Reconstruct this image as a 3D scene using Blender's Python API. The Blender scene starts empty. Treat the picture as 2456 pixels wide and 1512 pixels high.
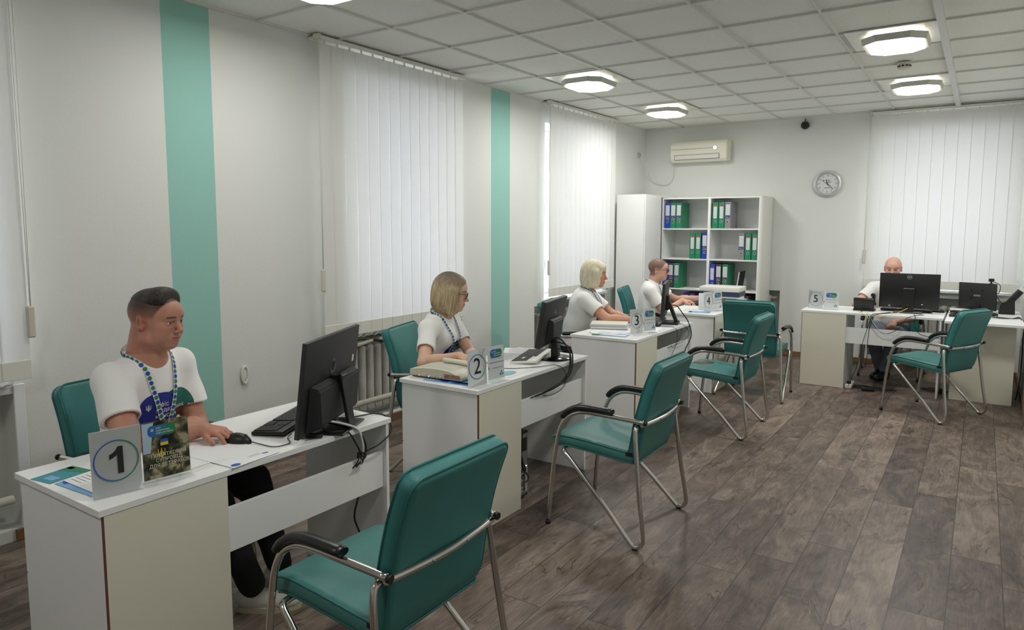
import bpy, bmesh, math, random
import numpy as np
from mathutils import Vector, Matrix
from mathutils.bvhtree import BVHTree
from math import sin, cos, pi, radians, sqrt
random.seed(5)
SC = bpy.context.scene
COL = SC.collection

# ------------------------------------------------------------------ camera, light, exposure
FPX = 1671.28
YAW, PITCH, ROLL = -0.5976, -0.1012, 0.0019
CAM = Vector((3.8912, -4.0861, 1.5661))
H = 2.864                                   # ceiling height
fw = Vector((sin(YAW)*cos(PITCH), cos(YAW)*cos(PITCH), sin(PITCH)))
rt = Vector((cos(YAW), -sin(YAW), 0.0)); up = rt.cross(fw)
r2 = rt*cos(ROLL)+up*sin(ROLL); u2 = -rt*sin(ROLL)+up*cos(ROLL)
cd = bpy.data.cameras.new('camera'); cam = bpy.data.objects.new('camera', cd); COL.objects.link(cam)
cd.sensor_fit = 'HORIZONTAL'; cd.sensor_width = 36.0; cd.lens = FPX/2456*36.0
cd.shift_x = 12.93/2456; cd.shift_y = -40.92/2456        # the lens was shifted slightly
cd.clip_start = 0.05; cd.clip_end = 200
cam.matrix_world = Matrix(((r2.x, u2.x, -fw.x, CAM.x), (r2.y, u2.y, -fw.y, CAM.y), (r2.z, u2.z, -fw.z, CAM.z), (0, 0, 0, 1)))
SC.camera = cam
vs = SC.view_settings
vs.view_transform = 'Standard'; vs.look = 'None'; vs.gamma = 1.0; vs.use_curve_mapping = False
vs.exposure = -0.10
w = bpy.data.worlds.new('sky'); SC.world = w; w.use_nodes = True
bg = w.node_tree.nodes['Background']; bg.inputs[0].default_value = (0.90, 0.94, 1.0, 1); bg.inputs[1].default_value = 6.2
SC.cycles.use_denoising = True
SC.cycles.max_bounces = 10; SC.cycles.diffuse_bounces = 6; SC.cycles.glossy_bounces = 4
SC.cycles.transparent_max_bounces = 12; SC.cycles.sample_clamp_indirect = 6.0
SC.cycles.caustics_reflective = False; SC.cycles.caustics_refractive = False

def area_lamp(name, loc, size, power, col, size_y=None, rot=(0, 0, 0)):
    l = bpy.data.lights.new(name, 'AREA'); l.shape = 'RECTANGLE'; l.size = size; l.size_y = size_y or size
    l.energy = power; l.color = col
    o = bpy.data.objects.new(name, l); o.location = loc; o.rotation_euler = rot; COL.objects.link(o); return o

# ------------------------------------------------------------------ helpers
def lin(c):
    c = c/255.0
    return c/12.92 if c <= 0.04045 else ((c+0.055)/1.055)**2.4
def rgb(r, g, b): return (lin(r), lin(g), lin(b), 1.0)

def mat(name, col, rough=0.5, metal=0.0, bump=0.0, bscale=200.0, vary=0.0, vscale=6.0, emit=None, estr=0.0, coat=0.0, spec=0.5, stretch=None, sheen=0.0):
    m = bpy.data.materials.new(name); m.use_nodes = True
    nt = m.node_tree; b = nt.nodes['Principled BSDF']
    b.inputs['Base Color'].default_value = col
    b.inputs['Roughness'].default_value = rough; b.inputs['Metallic'].default_value = metal
    b.inputs['Coat Weight'].default_value = coat; b.inputs['Specular IOR Level'].default_value = spec
    b.inputs['Sheen Weight'].default_value = sheen
    tc = None
    if bump or vary:
        tc = nt.nodes.new('ShaderNodeTexCoord'); mp = nt.nodes.new('ShaderNodeMapping'); nt.links.new(tc.outputs['Object'], mp.inputs[0])
        if stretch: mp.inputs['Scale'].default_value = stretch
    if bump:
        n = nt.nodes.new('ShaderNodeTexNoise'); n.inputs['Scale'].default_value = bscale; n.inputs['Detail'].default_value = 3
        nt.links.new(mp.outputs[0], n.inputs['Vector'])
        bp = nt.nodes.new('ShaderNodeBump'); bp.inputs['Strength'].default_value = bump; bp.inputs['Distance'].default_value = 0.002
        nt.links.new(n.outputs['Fac'], bp.inputs['Height']); nt.links.new(bp.outputs[0], b.inputs['Normal'])
    if vary:
        n2 = nt.nodes.new('ShaderNodeTexNoise'); n2.inputs['Scale'].default_value = vscale; n2.inputs['Detail'].default_value = 4
        nt.links.new(mp.outputs[0], n2.inputs['Vector'])
        mr = nt.nodes.new('ShaderNodeMapRange'); mr.inputs[1].default_value = 0.3; mr.inputs[2].default_value = 0.7
        mr.inputs[3].default_value = 1-vary; mr.inputs[4].default_value = 1+vary
        nt.links.new(n2.outputs['Fac'], mr.inputs[0])
        mx = nt.nodes.new('ShaderNodeMix'); mx.data_type = 'RGBA'; mx.blend_type = 'MULTIPLY'; mx.inputs[0].default_value = 1.0
        mx.inputs[6].default_value = col; nt.links.new(mr.outputs[0], mx.inputs[7]); nt.links.new(mx.outputs[2], b.inputs['Base Color'])
    if emit: b.inputs['Emission Color'].default_value = emit; b.inputs['Emission Strength'].default_value = estr
    return m

def new_bm(): return bmesh.new()

def add_box(bm, lo, hi, bev=0.0, M=None, mi=0, seg=1):
    r = bmesh.ops.create_cube(bm, size=1.0)
    vs_ = r['verts']
    for v in vs_:
        v.co = Vector([lo[i]+(hi[i]-lo[i])*(v.co[i]+0.5) for i in range(3)])
    fs = set(f for v in vs_ for f in v.link_faces)
    for f in fs: f.material_index = mi
    if bev > 0:
        es = list(set(e for v in vs_ for e in v.link_edges))
        rr = bmesh.ops.bevel(bm, geom=es, offset=bev, segments=seg, affect='EDGES', profile=0.5)
        vs_ = list(set([v for v in rr['verts']] + [v for f in rr['faces'] for v in f.verts]) | set(v for v in vs_ if v.is_valid))
        for v in vs_:
            for f in v.link_faces: f.material_index = mi
    if M is not None:
        for v in vs_: v.co = M @ v.co
    return vs_

def cr(pts, n=6, closed=False):
    """smooth a polyline (Catmull-Rom)"""
    P = [Vector(p) for p in pts]
    if len(P) < 3 or n <= 1: return P
    out = []
    N = len(P)
    rng = range(N) if closed else range(N-1)
    for i in rng:
        if closed: p0, p1, p2, p3 = P[(i-1) % N], P[i], P[(i+1) % N], P[(i+2) % N]
        else: p0, p1, p2, p3 = P[max(i-1, 0)], P[i], P[i+1], P[min(i+2, N-1)]
        for k in range(n):
            t = k/n
            out.append(0.5*((2*p1)+(-p0+p2)*t+(2*p0-5*p1+4*p2-p3)*t*t+(-p0+3*p1-3*p2+p3)*t**3))
    if not closed: out.append(P[-1])
    return out

def fillet(pts, r, n=5):
    """round the corners of a polyline"""
    P = [Vector(p) for p in pts]; out = [P[0]]
    for i in range(1, len(P)-1):
        a, b, c = P[i-1], P[i], P[i+1]
        u = (a-b); v = (c-b); rr = min(r if not isinstance(r, (list, tuple)) else r[i-1], u.length*0.49, v.length*0.49)
        p0 = b+u.normalized()*rr; p1 = b+v.normalized()*rr
        for k in range(n+1):
            t = k/n; out.append(p0*(1-t)**2+b*2*t*(1-t)+p1*t*t)
    out.append(P[-1]); return out

def add_tube(bm, pts, r, seg=8, mi=0, closed=False, cap=True, flat=None):
    P = [Vector(p) for p in pts]; n = len(P); rings = []
    T = []
    for i in range(n):
        if closed: t = P[(i+1) % n]-P[i-1]
        else: t = P[min(i+1, n-1)]-P[max(i-1, 0)]
        if t.length < 1e-9: t = Vector((0, 0, 1))
        T.append(t.normalized())
    nrm = T[0].orthogonal().normalized()
    if flat is not None: nrm = Vector(flat)
    for i in range(n):
        nrm = (nrm-T[i]*nrm.dot(T[i]))
        if nrm.length < 1e-6: nrm = T[i].orthogonal()
        nrm.normalize(); b = T[i].cross(nrm)
        ri = r[i] if isinstance(r, (list, tuple)) else r
        ring = [bm.verts.new(P[i]+nrm*(cos(2*pi*k/seg)*ri)+b*(sin(2*pi*k/seg)*ri)) for k in range(seg)]
        rings.append(ring)
    m = n if closed else n-1
    for i in range(m):
        A, B = rings[i], rings[(i+1) % n]
        for k in range(seg):
            f = bm.faces.new((A[k], A[(k+1) % seg], B[(k+1) % seg], B[k])); f.material_index = mi; f.smooth = True
    if cap and not closed:
        f = bm.faces.new(list(reversed(rings[0]))); f.material_index = mi
        f = bm.faces.new(rings[-1]); f.material_index = mi

def add_lathe(bm, prof, M=None, seg=24, mi=0, smooth=True):
    """prof: list of (radius, z)"""
    rings = []
    for (r, z) in prof:
        if r < 1e-6: rings.append([bm.verts.new((0, 0, z))])
        else: rings.append([bm.verts.new((r*cos(2*pi*k/seg), r*sin(2*pi*k/seg), z)) for k in range(seg)])
    vv = [v for ring in rings for v in ring]
    for A, B in zip(rings, rings[1:]):
        for k in range(seg):
            a, b = A[k % len(A)], A[(k+1) % len(A)]; c, d = B[(k+1) % len(B)], B[k % len(B)]
            q = []
            for v in (a, b, c, d):
                if v not in q: q.append(v)
            if len(q) >= 3:
                f = bm.faces.new(q); f.material_index = mi; f.smooth = smooth
    if M is not None:
        for v in vv: v.co = M @ v.co
    return vv

def add_prism(bm, poly, z0, z1, M=None, mi=0, smooth=False):
    """poly: list of (x, y) counter-clockwise, extruded along z"""
    a = [bm.verts.new((x, y, z0)) for x, y in poly]; b = [bm.verts.new((x, y, z1)) for x, y in poly]
    n = len(poly)
    fs = [bm.faces.new(list(reversed(a))), bm.faces.new(b)]
    for k in range(n):
        f = bm.faces.new((a[k], a[(k+1) % n], b[(k+1) % n], b[k])); f.smooth = smooth; fs.append(f)
    for f in fs: f.material_index = mi
    if M is not None:
        for v in a+b: v.co = M @ v.co
    return a+b

def add_ell(bm, c, r, M=None, seg=16, rings=10, mi=0):
    vv = add_lathe(bm, [(sin(pi*i/rings), -cos(pi*i/rings)) for i in range(rings+1)], None, seg, mi)
    for v in vv:
        v.co = Vector((c[0]+v.co.x*r[0], c[1]+v.co.y*r[1], c[2]+v.co.z*r[2]))
        if M is not None: v.co = M @ v.co
    return vv

def rrect(w_, h_, r, n=5, cx=0, cy=0):
    out = []
    for (sx, sy, a0) in ((1, 1, 0), (-1, 1, 90), (-1, -1, 180), (1, -1, 270)):
        for k in range(n+1):
            a = radians(a0+90*k/n)
            out.append((cx+sx*(w_/2-r)+r*cos(a), cy+sy*(h_/2-r)+r*sin(a)))
    return out

def obj(name, bm, mats, parent=None, smooth=None, origin=None):
    me = bpy.data.meshes.new(name)
    if origin is not None:
        for v in bm.verts: v.co -= Vector(origin)
    bm.normal_update()
    if smooth:
        for f in bm.faces: f.smooth = True
    bm.to_mesh(me); bm.free()
    if not isinstance(mats, (list, tuple)): mats = [mats]
    for m in mats: me.materials.append(m)
    o = bpy.data.objects.new(name, me); COL.objects.link(o)
    if smooth == 'auto':
        for p in me.polygons: p.use_smooth = True
        me.set_sharp_from_angle(angle=radians(35))
    if parent is not None: o.parent = parent
    return o

def wobj(name, bm, mats, parent, smooth=None):
    """a part whose shape is given in room coordinates (the parent is an unrotated Empty)"""
    return obj(name, bm, mats, parent, smooth, origin=parent.location)

def thing(name, label, cat, loc=(0, 0, 0), rz=0.0, group=None):
    o = bpy.data.objects.new(name, None); COL.objects.link(o)
    o.location = loc; o.rotation_euler = (0, 0, rz); o.empty_display_size = 0.1
    o['label'] = label; o['category'] = cat
    if group: o['group'] = group
    return o

def tag(o, label, cat, group=None, kind=None):
    o['label'] = label
    if cat: o['category'] = cat
    if group: o['group'] = group
    if kind: o['kind'] = kind
    return o

def struct(name, bm, mats, parent=None, smooth=None):
    o = obj(name, bm, mats, parent, smooth)
    if parent is None: o['kind'] = 'structure'
    return o

def dup(root, loc, rz, label, group=None):
    r = root.copy(); COL.objects.link(r); r.location = loc; r.rotation_euler = (0, 0, rz); r['label'] = label
    if group: r['group'] = group
    for ch in list(root.children):
        c = ch.copy(); COL.objects.link(c); c.parent = r
        for g in ch.children:
            d = g.copy(); COL.objects.link(d); d.parent = c
    return r

def text_right(s, size):
    cu = bpy.data.curves.new('letters', 'FONT'); cu.body = s; cu.size = size; cu.resolution_u = 3
    o = bpy.data.objects.new('letters', cu); COL.objects.link(o); me = bpy.data.meshes.new_from_object(o.evaluated_get(bpy.context.evaluated_depsgraph_get()))
    xs_ = [v.co.x for v in me.vertices]; bpy.data.objects.remove(o); bpy.data.curves.remove(cu); bpy.data.meshes.remove(me)
    return min(xs_), max(xs_)
def text_bm(bm, s, size, M, mi=0, align='CENTER', bold=0.0, thick=0.0, font_space=1.0, subdiv=0):
    if 'ф' in s and align == 'LEFT':          # this letter is drawn as a round letter with a stem
        a = s.index('ф'); l1 = text_right(s[:a]+'о', size)[1]; l0 = text_right('о', size); xc = l1-(l0[1]-l0[0])/2
        poly_bm(bm, [(xc-.035*size, -.42*size), (xc+.035*size, -.42*size), (xc+.035*size, .46*size), (xc-.035*size, .46*size)], M @ T(0, 0, .00005), mi)
        s = s.replace('ф', 'о')
    """letters as flat (or slightly thick) mesh, centred on the origin of M, in M's xy plane"""
    cu = bpy.data.curves.new('letters', 'FONT'); cu.body = s; cu.size = size; cu.align_x = align; cu.align_y = 'CENTER'
    cu.resolution_u = 3; cu.offset = bold; cu.extrude = thick; cu.space_character = font_space
    o = bpy.data.objects.new('letters', cu); COL.objects.link(o)
    dg = bpy.context.evaluated_depsgraph_get(); dg.update()
    me = bpy.data.meshes.new_from_object(o.evaluated_get(dg))
    tmp = bmesh.new(); tmp.from_mesh(me)
    if subdiv:
        bmesh.ops.triangulate(tmp, faces=tmp.faces[:])
    off = len(bm.verts); vm = {}
    for v in tmp.verts: vm[v.index] = bm.verts.new(M @ v.co)
    for f in tmp.faces:
        try:
            nf = bm.faces.new([vm[v.index] for v in f.verts]); nf.material_index = mi
        except ValueError: pass
    tmp.free(); bpy.data.objects.remove(o); bpy.data.curves.remove(cu); bpy.data.meshes.remove(me)

def poly_bm(bm, pts, M, mi=0):
    vv = [bm.verts.new(M @ Vector((p[0], p[1], p[2] if len(p) > 2 else 0.0))) for p in pts]
    f = bm.faces.new(vv); f.material_index = mi; return f

def ring_bm(bm, r0, r1, M, seg=48, mi=0):
    a = [bm.verts.new(M @ Vector((r0*cos(2*pi*k/seg), r0*sin(2*pi*k/seg), 0))) for k in range(seg)]
    b = [bm.verts.new(M @ Vector((r1*cos(2*pi*k/seg), r1*sin(2*pi*k/seg), 0))) for k in range(seg)]
    for k in range(seg):
        f = bm.faces.new((a[k], b[k], b[(k+1) % seg], a[(k+1) % seg])); f.material_index = mi

def trident_bm(bm, s, M, mi=0):
    """small coat-of-arms trident, height s"""
    def bar(pts, wd):
        for p, q in zip(pts, pts[1:]):
            p, q = Vector((p[0]*s, p[1]*s, 0)), Vector((q[0]*s, q[1]*s, 0)); d = (q-p).normalized(); n = Vector((-d.y, d.x, 0))*wd*s/2
            poly_bm(bm, [p-n, q-n, q+n, p+n], M, mi)
    bar([(-.3, .4), (-.3, -.2), (-.08, -.26), (0, -.5)], .07); bar([(.3, .4), (.3, -.2), (.08, -.26), (0, -.5)], .07)
    bar([(0, .5), (0, -.5)], .09); bar([(-.3, -.02), (-.12, -.2), (-.12, .05), (0, .3)], .06); bar([(.3, -.02), (.12, -.2), (.12, .05), (0, .3)], .06)

def T(x, y, z): return Matrix.Translation((x, y, z))
def RX(a): return Matrix.Rotation(radians(a), 4, 'X')
def RY(a): return Matrix.Rotation(radians(a), 4, 'Y')
def RZ(a): return Matrix.Rotation(radians(a), 4, 'Z')

def cable(name, pts, r, m, label, cat='cable', n=7, group=None, seg=6):
    bm = new_bm()
    o0 = Vector(pts[0]); add_tube(bm, [p-o0 for p in cr(pts, n)], r, seg)
    o = obj(name, bm, m, None); o.location = o0
    return tag(o, label, cat, group)
def cable_part(name, pts, r, m, parent, n=7, seg=6):
    bm = new_bm(); add_tube(bm, cr(pts, n), r, seg)
    return wobj(name, bm, m, parent)

# ------------------------------------------------------------------ materials
def gradient_mat(name, c1, c2, axis, a, b, rough=0.4):
    m = mat(name, c1, rough); nt = m.node_tree; bs = nt.nodes['Principled BSDF']
    tc = nt.nodes.new('ShaderNodeTexCoord'); sx = nt.nodes.new('ShaderNodeSeparateXYZ'); nt.links.new(tc.outputs['Object'], sx.inputs[0])
    mr = nt.nodes.new('ShaderNodeMapRange'); mr.inputs[1].default_value = a; mr.inputs[2].default_value = b
    nt.links.new(sx.outputs[axis], mr.inputs[0])
    mx = nt.nodes.new('ShaderNodeMix'); mx.data_type = 'RGBA'; mx.inputs[6].default_value = c1; mx.inputs[7].default_value = c2
    nt.links.new(mr.outputs[0], mx.inputs[0]); nt.links.new(mx.outputs[2], bs.inputs['Base Color'])
    return m

M_white = mat('white_laminate', rgb(236, 237, 236), 0.38, bump=0.05, bscale=900, spec=0.4)
M_cream = mat('cream_laminate', rgb(224, 220, 203), 0.42, bump=0.05, bscale=900, spec=0.4)
M_brownedge = mat('brown_edge_band', rgb(105, 66, 50), 0.6)
M_greylam = mat('grey_laminate', rgb(168, 171, 176), 0.5)
M_teal = mat('teal_leatherette', rgb(64, 122, 119), 0.42, bump=0.25, bscale=700, vary=0.05, vscale=5, spec=0.45)
M_tealpipe = mat('teal_piping', rgb(36, 104, 102), 0.45)
M_tealback = mat('teal_leatherette_back', rgb(54, 120, 118), 0.45, bump=0.25, bscale=700, vary=0.05, vscale=5, spec=0.4)
M_chrome = mat('chrome', rgb(205, 203, 198), 0.16, 1.0)
M_arm = mat('black_armrest', rgb(24, 25, 27), 0.32, bump=0.1, bscale=500)
M_black = mat('black_plastic', rgb(17, 17, 18), 0.42, bump=0.08, bscale=600)
M_blackgloss = mat('glossy_black_plastic', rgb(14, 14, 16), 0.15)
M_dark = mat('dark_grey_plastic', rgb(34, 34, 36), 0.5, bump=0.08, bscale=600)
M_key = mat('keycaps', rgb(46, 46, 49), 0.5)
M_cable = mat('black_cable', rgb(20, 20, 22), 0.5)
M_wcable = mat('white_cable', rgb(205, 205, 202), 0.5)
M_ycable = mat('yellow_cable', rgb(214, 196, 60), 0.5)
M_wplastic = mat('white_plastic', rgb(222, 221, 214), 0.4)
M_offwhite = mat('aged_white_plastic', rgb(206, 203, 190), 0.45)
M_paper = mat('paper', rgb(228, 229, 230), 0.6)
M_creamp = mat('cream_paper', rgb(214, 212, 196), 0.65, vary=0.04, vscale=60)
M_pageedge = mat('page_edges', rgb(196, 192, 170), 0.7, vary=0.12, vscale=300, stretch=(1, 1, 6))
M_blue = mat('print_blue', rgb(38, 82, 170), 0.5)
M_green = mat('print_green', rgb(40, 128, 90), 0.5)
M_red = mat('print_red', rgb(170, 80, 66), 0.5)
M_yellow = mat('print_yellow', rgb(222, 186, 40), 0.5)
M_lblue = mat('print_light_blue', rgb(120, 170, 214), 0.5)
M_teal2 = mat('print_teal', rgb(52, 140, 150), 0.5)
M_ink = mat('print_black', rgb(22, 22, 24), 0.5)
M_inkgrey = mat('print_grey', rgb(120, 122, 128), 0.6)
M_radiator = mat('radiator_enamel', rgb(188, 187, 180), 0.45, vary=0.12, vscale=9)
M_screen = mat('dark_screen', rgb(14, 15, 18), 0.12)
M_alu = mat('brushed_aluminium', rgb(222, 223, 222), 0.32, 0.75)
M_steel = mat('steel_sheet', rgb(150, 152, 152), 0.4, 0.9)

def glass_mat(name, tint=(1, 1, 1, 1), gl=0.08):
    m = bpy.data.materials.new(name); m.use_nodes = True; nt = m.node_tree; nt.nodes.clear()
    out = nt.nodes.new('ShaderNodeOutputMaterial'); tr = nt.nodes.new('ShaderNodeBsdfTransparent'); g = nt.nodes.new('ShaderNodeBsdfGlossy')
    tr.inputs[0].default_value = tint; g.inputs['Roughness'].default_value = 0.02
    fr = nt.nodes.new('ShaderNodeFresnel'); fr.inputs[0].default_value = 1.45
    ge = nt.nodes.new('ShaderNodeNewGeometry'); iv = nt.nodes.new('ShaderNodeMath'); iv.operation = 'SUBTRACT'; iv.inputs[0].default_value = 1.0; nt.links.new(ge.outputs['Backfacing'], iv.inputs[1])
    ml = nt.nodes.new('ShaderNodeMath'); ml.operation = 'MULTIPLY'; nt.links.new(fr.outputs[0], ml.inputs[0]); nt.links.new(iv.outputs[0], ml.inputs[1])
    mx = nt.nodes.new('ShaderNodeMixShader'); nt.links.new(ml.outputs[0], mx.inputs[0])
    nt.links.new(tr.outputs[0], mx.inputs[1]); nt.links.new(g.outputs[0], mx.inputs[2]); nt.links.new(mx.outputs[0], out.inputs[0])
    return m
M_glass = glass_mat('clear_glass'); M_acrylic = glass_mat('clear_acrylic', (0.97, 0.98, 0.98, 1))

def vane_mat():
    m = bpy.data.materials.new('white_blind_fabric'); m.use_nodes = True; nt = m.node_tree; nt.nodes.clear()
    out = nt.nodes.new('ShaderNodeOutputMaterial'); d = nt.nodes.new('ShaderNodeBsdfDiffuse'); t = nt.nodes.new('ShaderNodeBsdfTranslucent')
    tc = nt.nodes.new('ShaderNodeTexCoord'); n = nt.nodes.new('ShaderNodeTexNoise'); n.inputs['Scale'].default_value = 500; nt.links.new(tc.outputs['Object'], n.inputs[0])
    bp = nt.nodes.new('ShaderNodeBump'); bp.inputs['Strength'].default_value = 0.15; bp.inputs['Distance'].default_value = 0.001
    nt.links.new(n.outputs['Fac'], bp.inputs['Height']); nt.links.new(bp.outputs[0], d.inputs['Normal'])
    d.inputs[0].default_value = rgb(226, 226, 220); t.inputs[0].default_value = rgb(226, 229, 238)
    mx = nt.nodes.new('ShaderNodeMixShader'); mx.inputs[0].default_value = 0.12
    nt.links.new(d.outputs[0], mx.inputs[1]); nt.links.new(t.outputs[0], mx.inputs[2]); nt.links.new(mx.outputs[0], out.inputs[0]); return m
M_vane = vane_mat()
M_weight = mat('blind_weight_pocket', rgb(226, 225, 217), 0.7)

def wall_mat(name, stripes=()):
    m = mat(name, rgb(214, 212, 202), 0.85); nt = m.node_tree; b = nt.nodes['Principled BSDF']; b.inputs['Specular IOR Level'].default_value = 0.25
    tc = nt.nodes.new('ShaderNodeTexCoord'); n = nt.nodes.new('ShaderNodeTexNoise'); n.inputs['Scale'].default_value = 95; n.inputs['Detail'].default_value = 3
    nt.links.new(tc.outputs['Object'], n.inputs['Vector'])
    bp = nt.nodes.new('ShaderNodeBump'); bp.inputs['Strength'].default_value = 0.35; bp.inputs['Distance'].default_value = 0.002
    nt.links.new(n.outputs['Fac'], bp.inputs['Height']); nt.links.new(bp.outputs[0], b.inputs['Normal'])
    base = rgb(219, 221, 217)
    if stripes:
        sx = nt.nodes.new('ShaderNodeSeparateXYZ'); nt.links.new(tc.outputs['Object'], sx.inputs[0])
        acc = None
        for (a, c) in stripes:
            g = nt.nodes.new('ShaderNodeMath'); g.operation = 'COMPARE'; g.inputs[1].default_value = (a+c)/2; g.inputs[2].default_value = (c-a)/2
            nt.links.new(sx.outputs[1], g.inputs[0])
            if acc is None: acc = g
            else:
                ad = nt.nodes.new('ShaderNodeMath'); ad.operation = 'MAXIMUM'; nt.links.new(acc.outputs[0], ad.inputs[0]); nt.links.new(g.outputs[0], ad.inputs[1]); acc = ad
        mx = nt.nodes.new('ShaderNodeMix'); mx.data_type = 'RGBA'; mx.inputs[6].default_value = base; mx.inputs[7].default_value = rgb(150, 198, 188)
        nt.links.new(acc.outputs[0], mx.inputs[0]); nt.links.new(mx.outputs[2], b.inputs['Base Color'])
    else: b.inputs['Base Color'].default_value = base
    return m
M_wall = wall_mat('textured_wall_paint'); M_wallL = wall_mat('textured_wall_paint_with_stripes', ((-1.828, -1.528), (1.328, 1.641)))
M_reveal = mat('reveal_paint', rgb(214, 213, 206), 0.8)
M_niche = mat('niche_paint', rgb(150, 148, 138), 0.85, vary=0.1, vscale=8)

def floor_mat():
    m = mat('wood_look_vinyl', rgb(105, 96, 88), 0.42); nt = m.node_tree; L = nt.links; N = nt.nodes; b = N['Principled BSDF']
    def math_(op, a, c=None, **k):
        n = N.new('ShaderNodeMath'); n.operation = op
        for i, v in enumerate((a, c)):
            if v is None: continue
            if isinstance(v, (int, float)): n.inputs[i].default_value = v
            else: L.new(v, n.inputs[i])
        return n.outputs[0]
    tc = N.new('ShaderNodeTexCoord'); sx = N.new('ShaderNodeSeparateXYZ'); L.new(tc.outputs['Object'], sx.inputs[0])
    u = math_('DIVIDE', math_('SUBTRACT', sx.outputs[0], 3.062), 0.198)
    k = math_('FLOOR', u); fu = math_('SUBTRACT', u, k)
    kk = math_('FLOORED_MODULO', math_('ADD', k, 3.0), 8.0)
    ramp = N.new('ShaderNodeValToRGB'); ramp.color_ramp.interpolation = 'CONSTANT'
    offs = [1.06, 1.334, .52, .77, 1.057, .318, .605, 1.30]
    els = ramp.color_ramp.elements
    els[0].position = 0.0; els[0].color = (offs[0]/1.52,)*3+(1,); els[1].position = 1/8; els[1].color = (offs[1]/1.52,)*3+(1,)
    for i in range(2, 8):
        e = els.new(i/8); e.color = (offs[i]/1.52,)*3+(1,)
    L.new(math_('DIVIDE', math_('ADD', kk, 0.5), 8.0), ramp.inputs[0])
    v = math_('SUBTRACT', math_('DIVIDE', sx.outputs[1], 1.52), ramp.outputs[0])
    kv = math_('FLOOR', v); fv = math_('SUBTRACT', v, kv)
    cid = N.new('ShaderNodeCombineXYZ'); L.new(k, cid.inputs[0]); L.new(kv, cid.inputs[1])
    wn = N.new('ShaderNodeTexWhiteNoise'); wn.noise_dimensions = '2D'; L.new(cid.outputs[0], wn.inputs['Vector'])
    # grain coordinates: shifted per plank
    cc = N.new('ShaderNodeCombineXYZ')
    L.new(math_('ADD', sx.outputs[0], math_('MULTIPLY', wn.outputs[0], 37.0)), cc.inputs[0]); L.new(sx.outputs[1], cc.inputs[1]); L.new(math_('MULTIPLY', wn.outputs[0], 11.0), cc.inputs[2])
    def noise(scale, detail, stretch, dist=0.0, rough=0.6):
        mp = N.new('ShaderNodeMapping'); mp.inputs['Scale'].default_value = stretch; L.new(cc.outputs[0], mp.inputs[0])
        n = N.new('ShaderNodeTexNoise'); n.inputs['Scale'].default_value = scale; n.inputs['Detail'].default_value = detail
        n.inputs['Distortion'].default_value = dist; n.inputs['Roughness'].default_value = rough; L.new(mp.outputs[0], n.inputs['Vector']); return n.outputs['Fac']
    g1 = noise(3.0, 6, (2.6, 0.9, 1), 1.2, 0.62)       # cloudy tone
    g2 = noise(14.0, 8, (7.0, 0.55, 1), 0.6, 0.7)      # fine grain
    g3 = noise(2.2, 3, (2.4, 0.8, 1), 2.2, 0.5)        # flowing cracks
    tone = math_('ADD', math_('MULTIPLY', g1, 0.75), math_('ADD', math_('MULTIPLY', g2, 0.55), math_('MULTIPLY', wn.outputs[0], 0.22)))
    rmp = N.new('ShaderNodeValToRGB'); r = rmp.color_ramp; r.elements[0].position = 0.46; r.elements[0].color = rgb(42, 34, 30)
    r.elements[1].position = 1.02; r.elements[1].color = rgb(152, 136, 122)
    e = r.elements.new(0.62); e.color = rgb(80, 68, 62); e = r.elements.new(0.78); e.color = rgb(109, 95, 86)
    L.new(tone, rmp.inputs[0])
    crack = math_('ABSOLUTE', math_('SUBTRACT', g3, 0.5)); cr_ = N.new('ShaderNodeMapRange'); cr_.inputs[1].default_value = 0.0; cr_.inputs[2].default_value = 0.022
    cr_.inputs[3].default_value = 1.0; cr_.inputs[4].default_value = 0.0; L.new(crack, cr_.inputs[0])
    msk = noise(5.0, 4, (1.5, 1.2, 1)); mk = N.new('ShaderNodeMapRange'); mk.inputs[1].default_value = 0.47; mk.inputs[2].default_value = 0.60; L.new(msk, mk.inputs[0])
    ck = math_('MULTIPLY', cr_.outputs[0], mk.outputs[0])
    # plank gaps
    eu = math_('MINIMUM', fu, math_('SUBTRACT', 1.0, fu)); ev = math_('MINIMUM', fv, math_('SUBTRACT', 1.0, fv))
    gap = math_('MAXIMUM', math_('LESS_THAN', eu, 0.011), math_('LESS_THAN', ev, 0.0016))
    dk = math_('MAXIMUM', math_('MULTIPLY', ck, 0.85), math_('MULTIPLY', gap, 0.85))
    mx = N.new('ShaderNodeMix'); mx.data_type = 'RGBA'; L.new(dk, mx.inputs[0]); L.new(rmp.outputs[0], mx.inputs[6]); mx.inputs[7].default_value = rgb(48, 40, 36)
    L.new(mx.outputs[2], b.inputs['Base Color'])
    bp = N.new('ShaderNodeBump'); bp.inputs['Strength'].default_value = 0.25; bp.inputs['Distance'].default_value = 0.002
    L.new(math_('SUBTRACT', math_('MULTIPLY', g2, 0.6), dk), bp.inputs['Height']); L.new(bp.outputs[0], b.inputs['Normal'])
    rr = N.new('ShaderNodeMapRange'); rr.inputs[3].default_value = 0.30; rr.inputs[4].default_value = 0.55; L.new(g2, rr.inputs[0]); L.new(rr.outputs[0], b.inputs['Roughness'])
    b.inputs['Specular IOR Level'].default_value = 0.45
    return m
M_floor = floor_mat()

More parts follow.
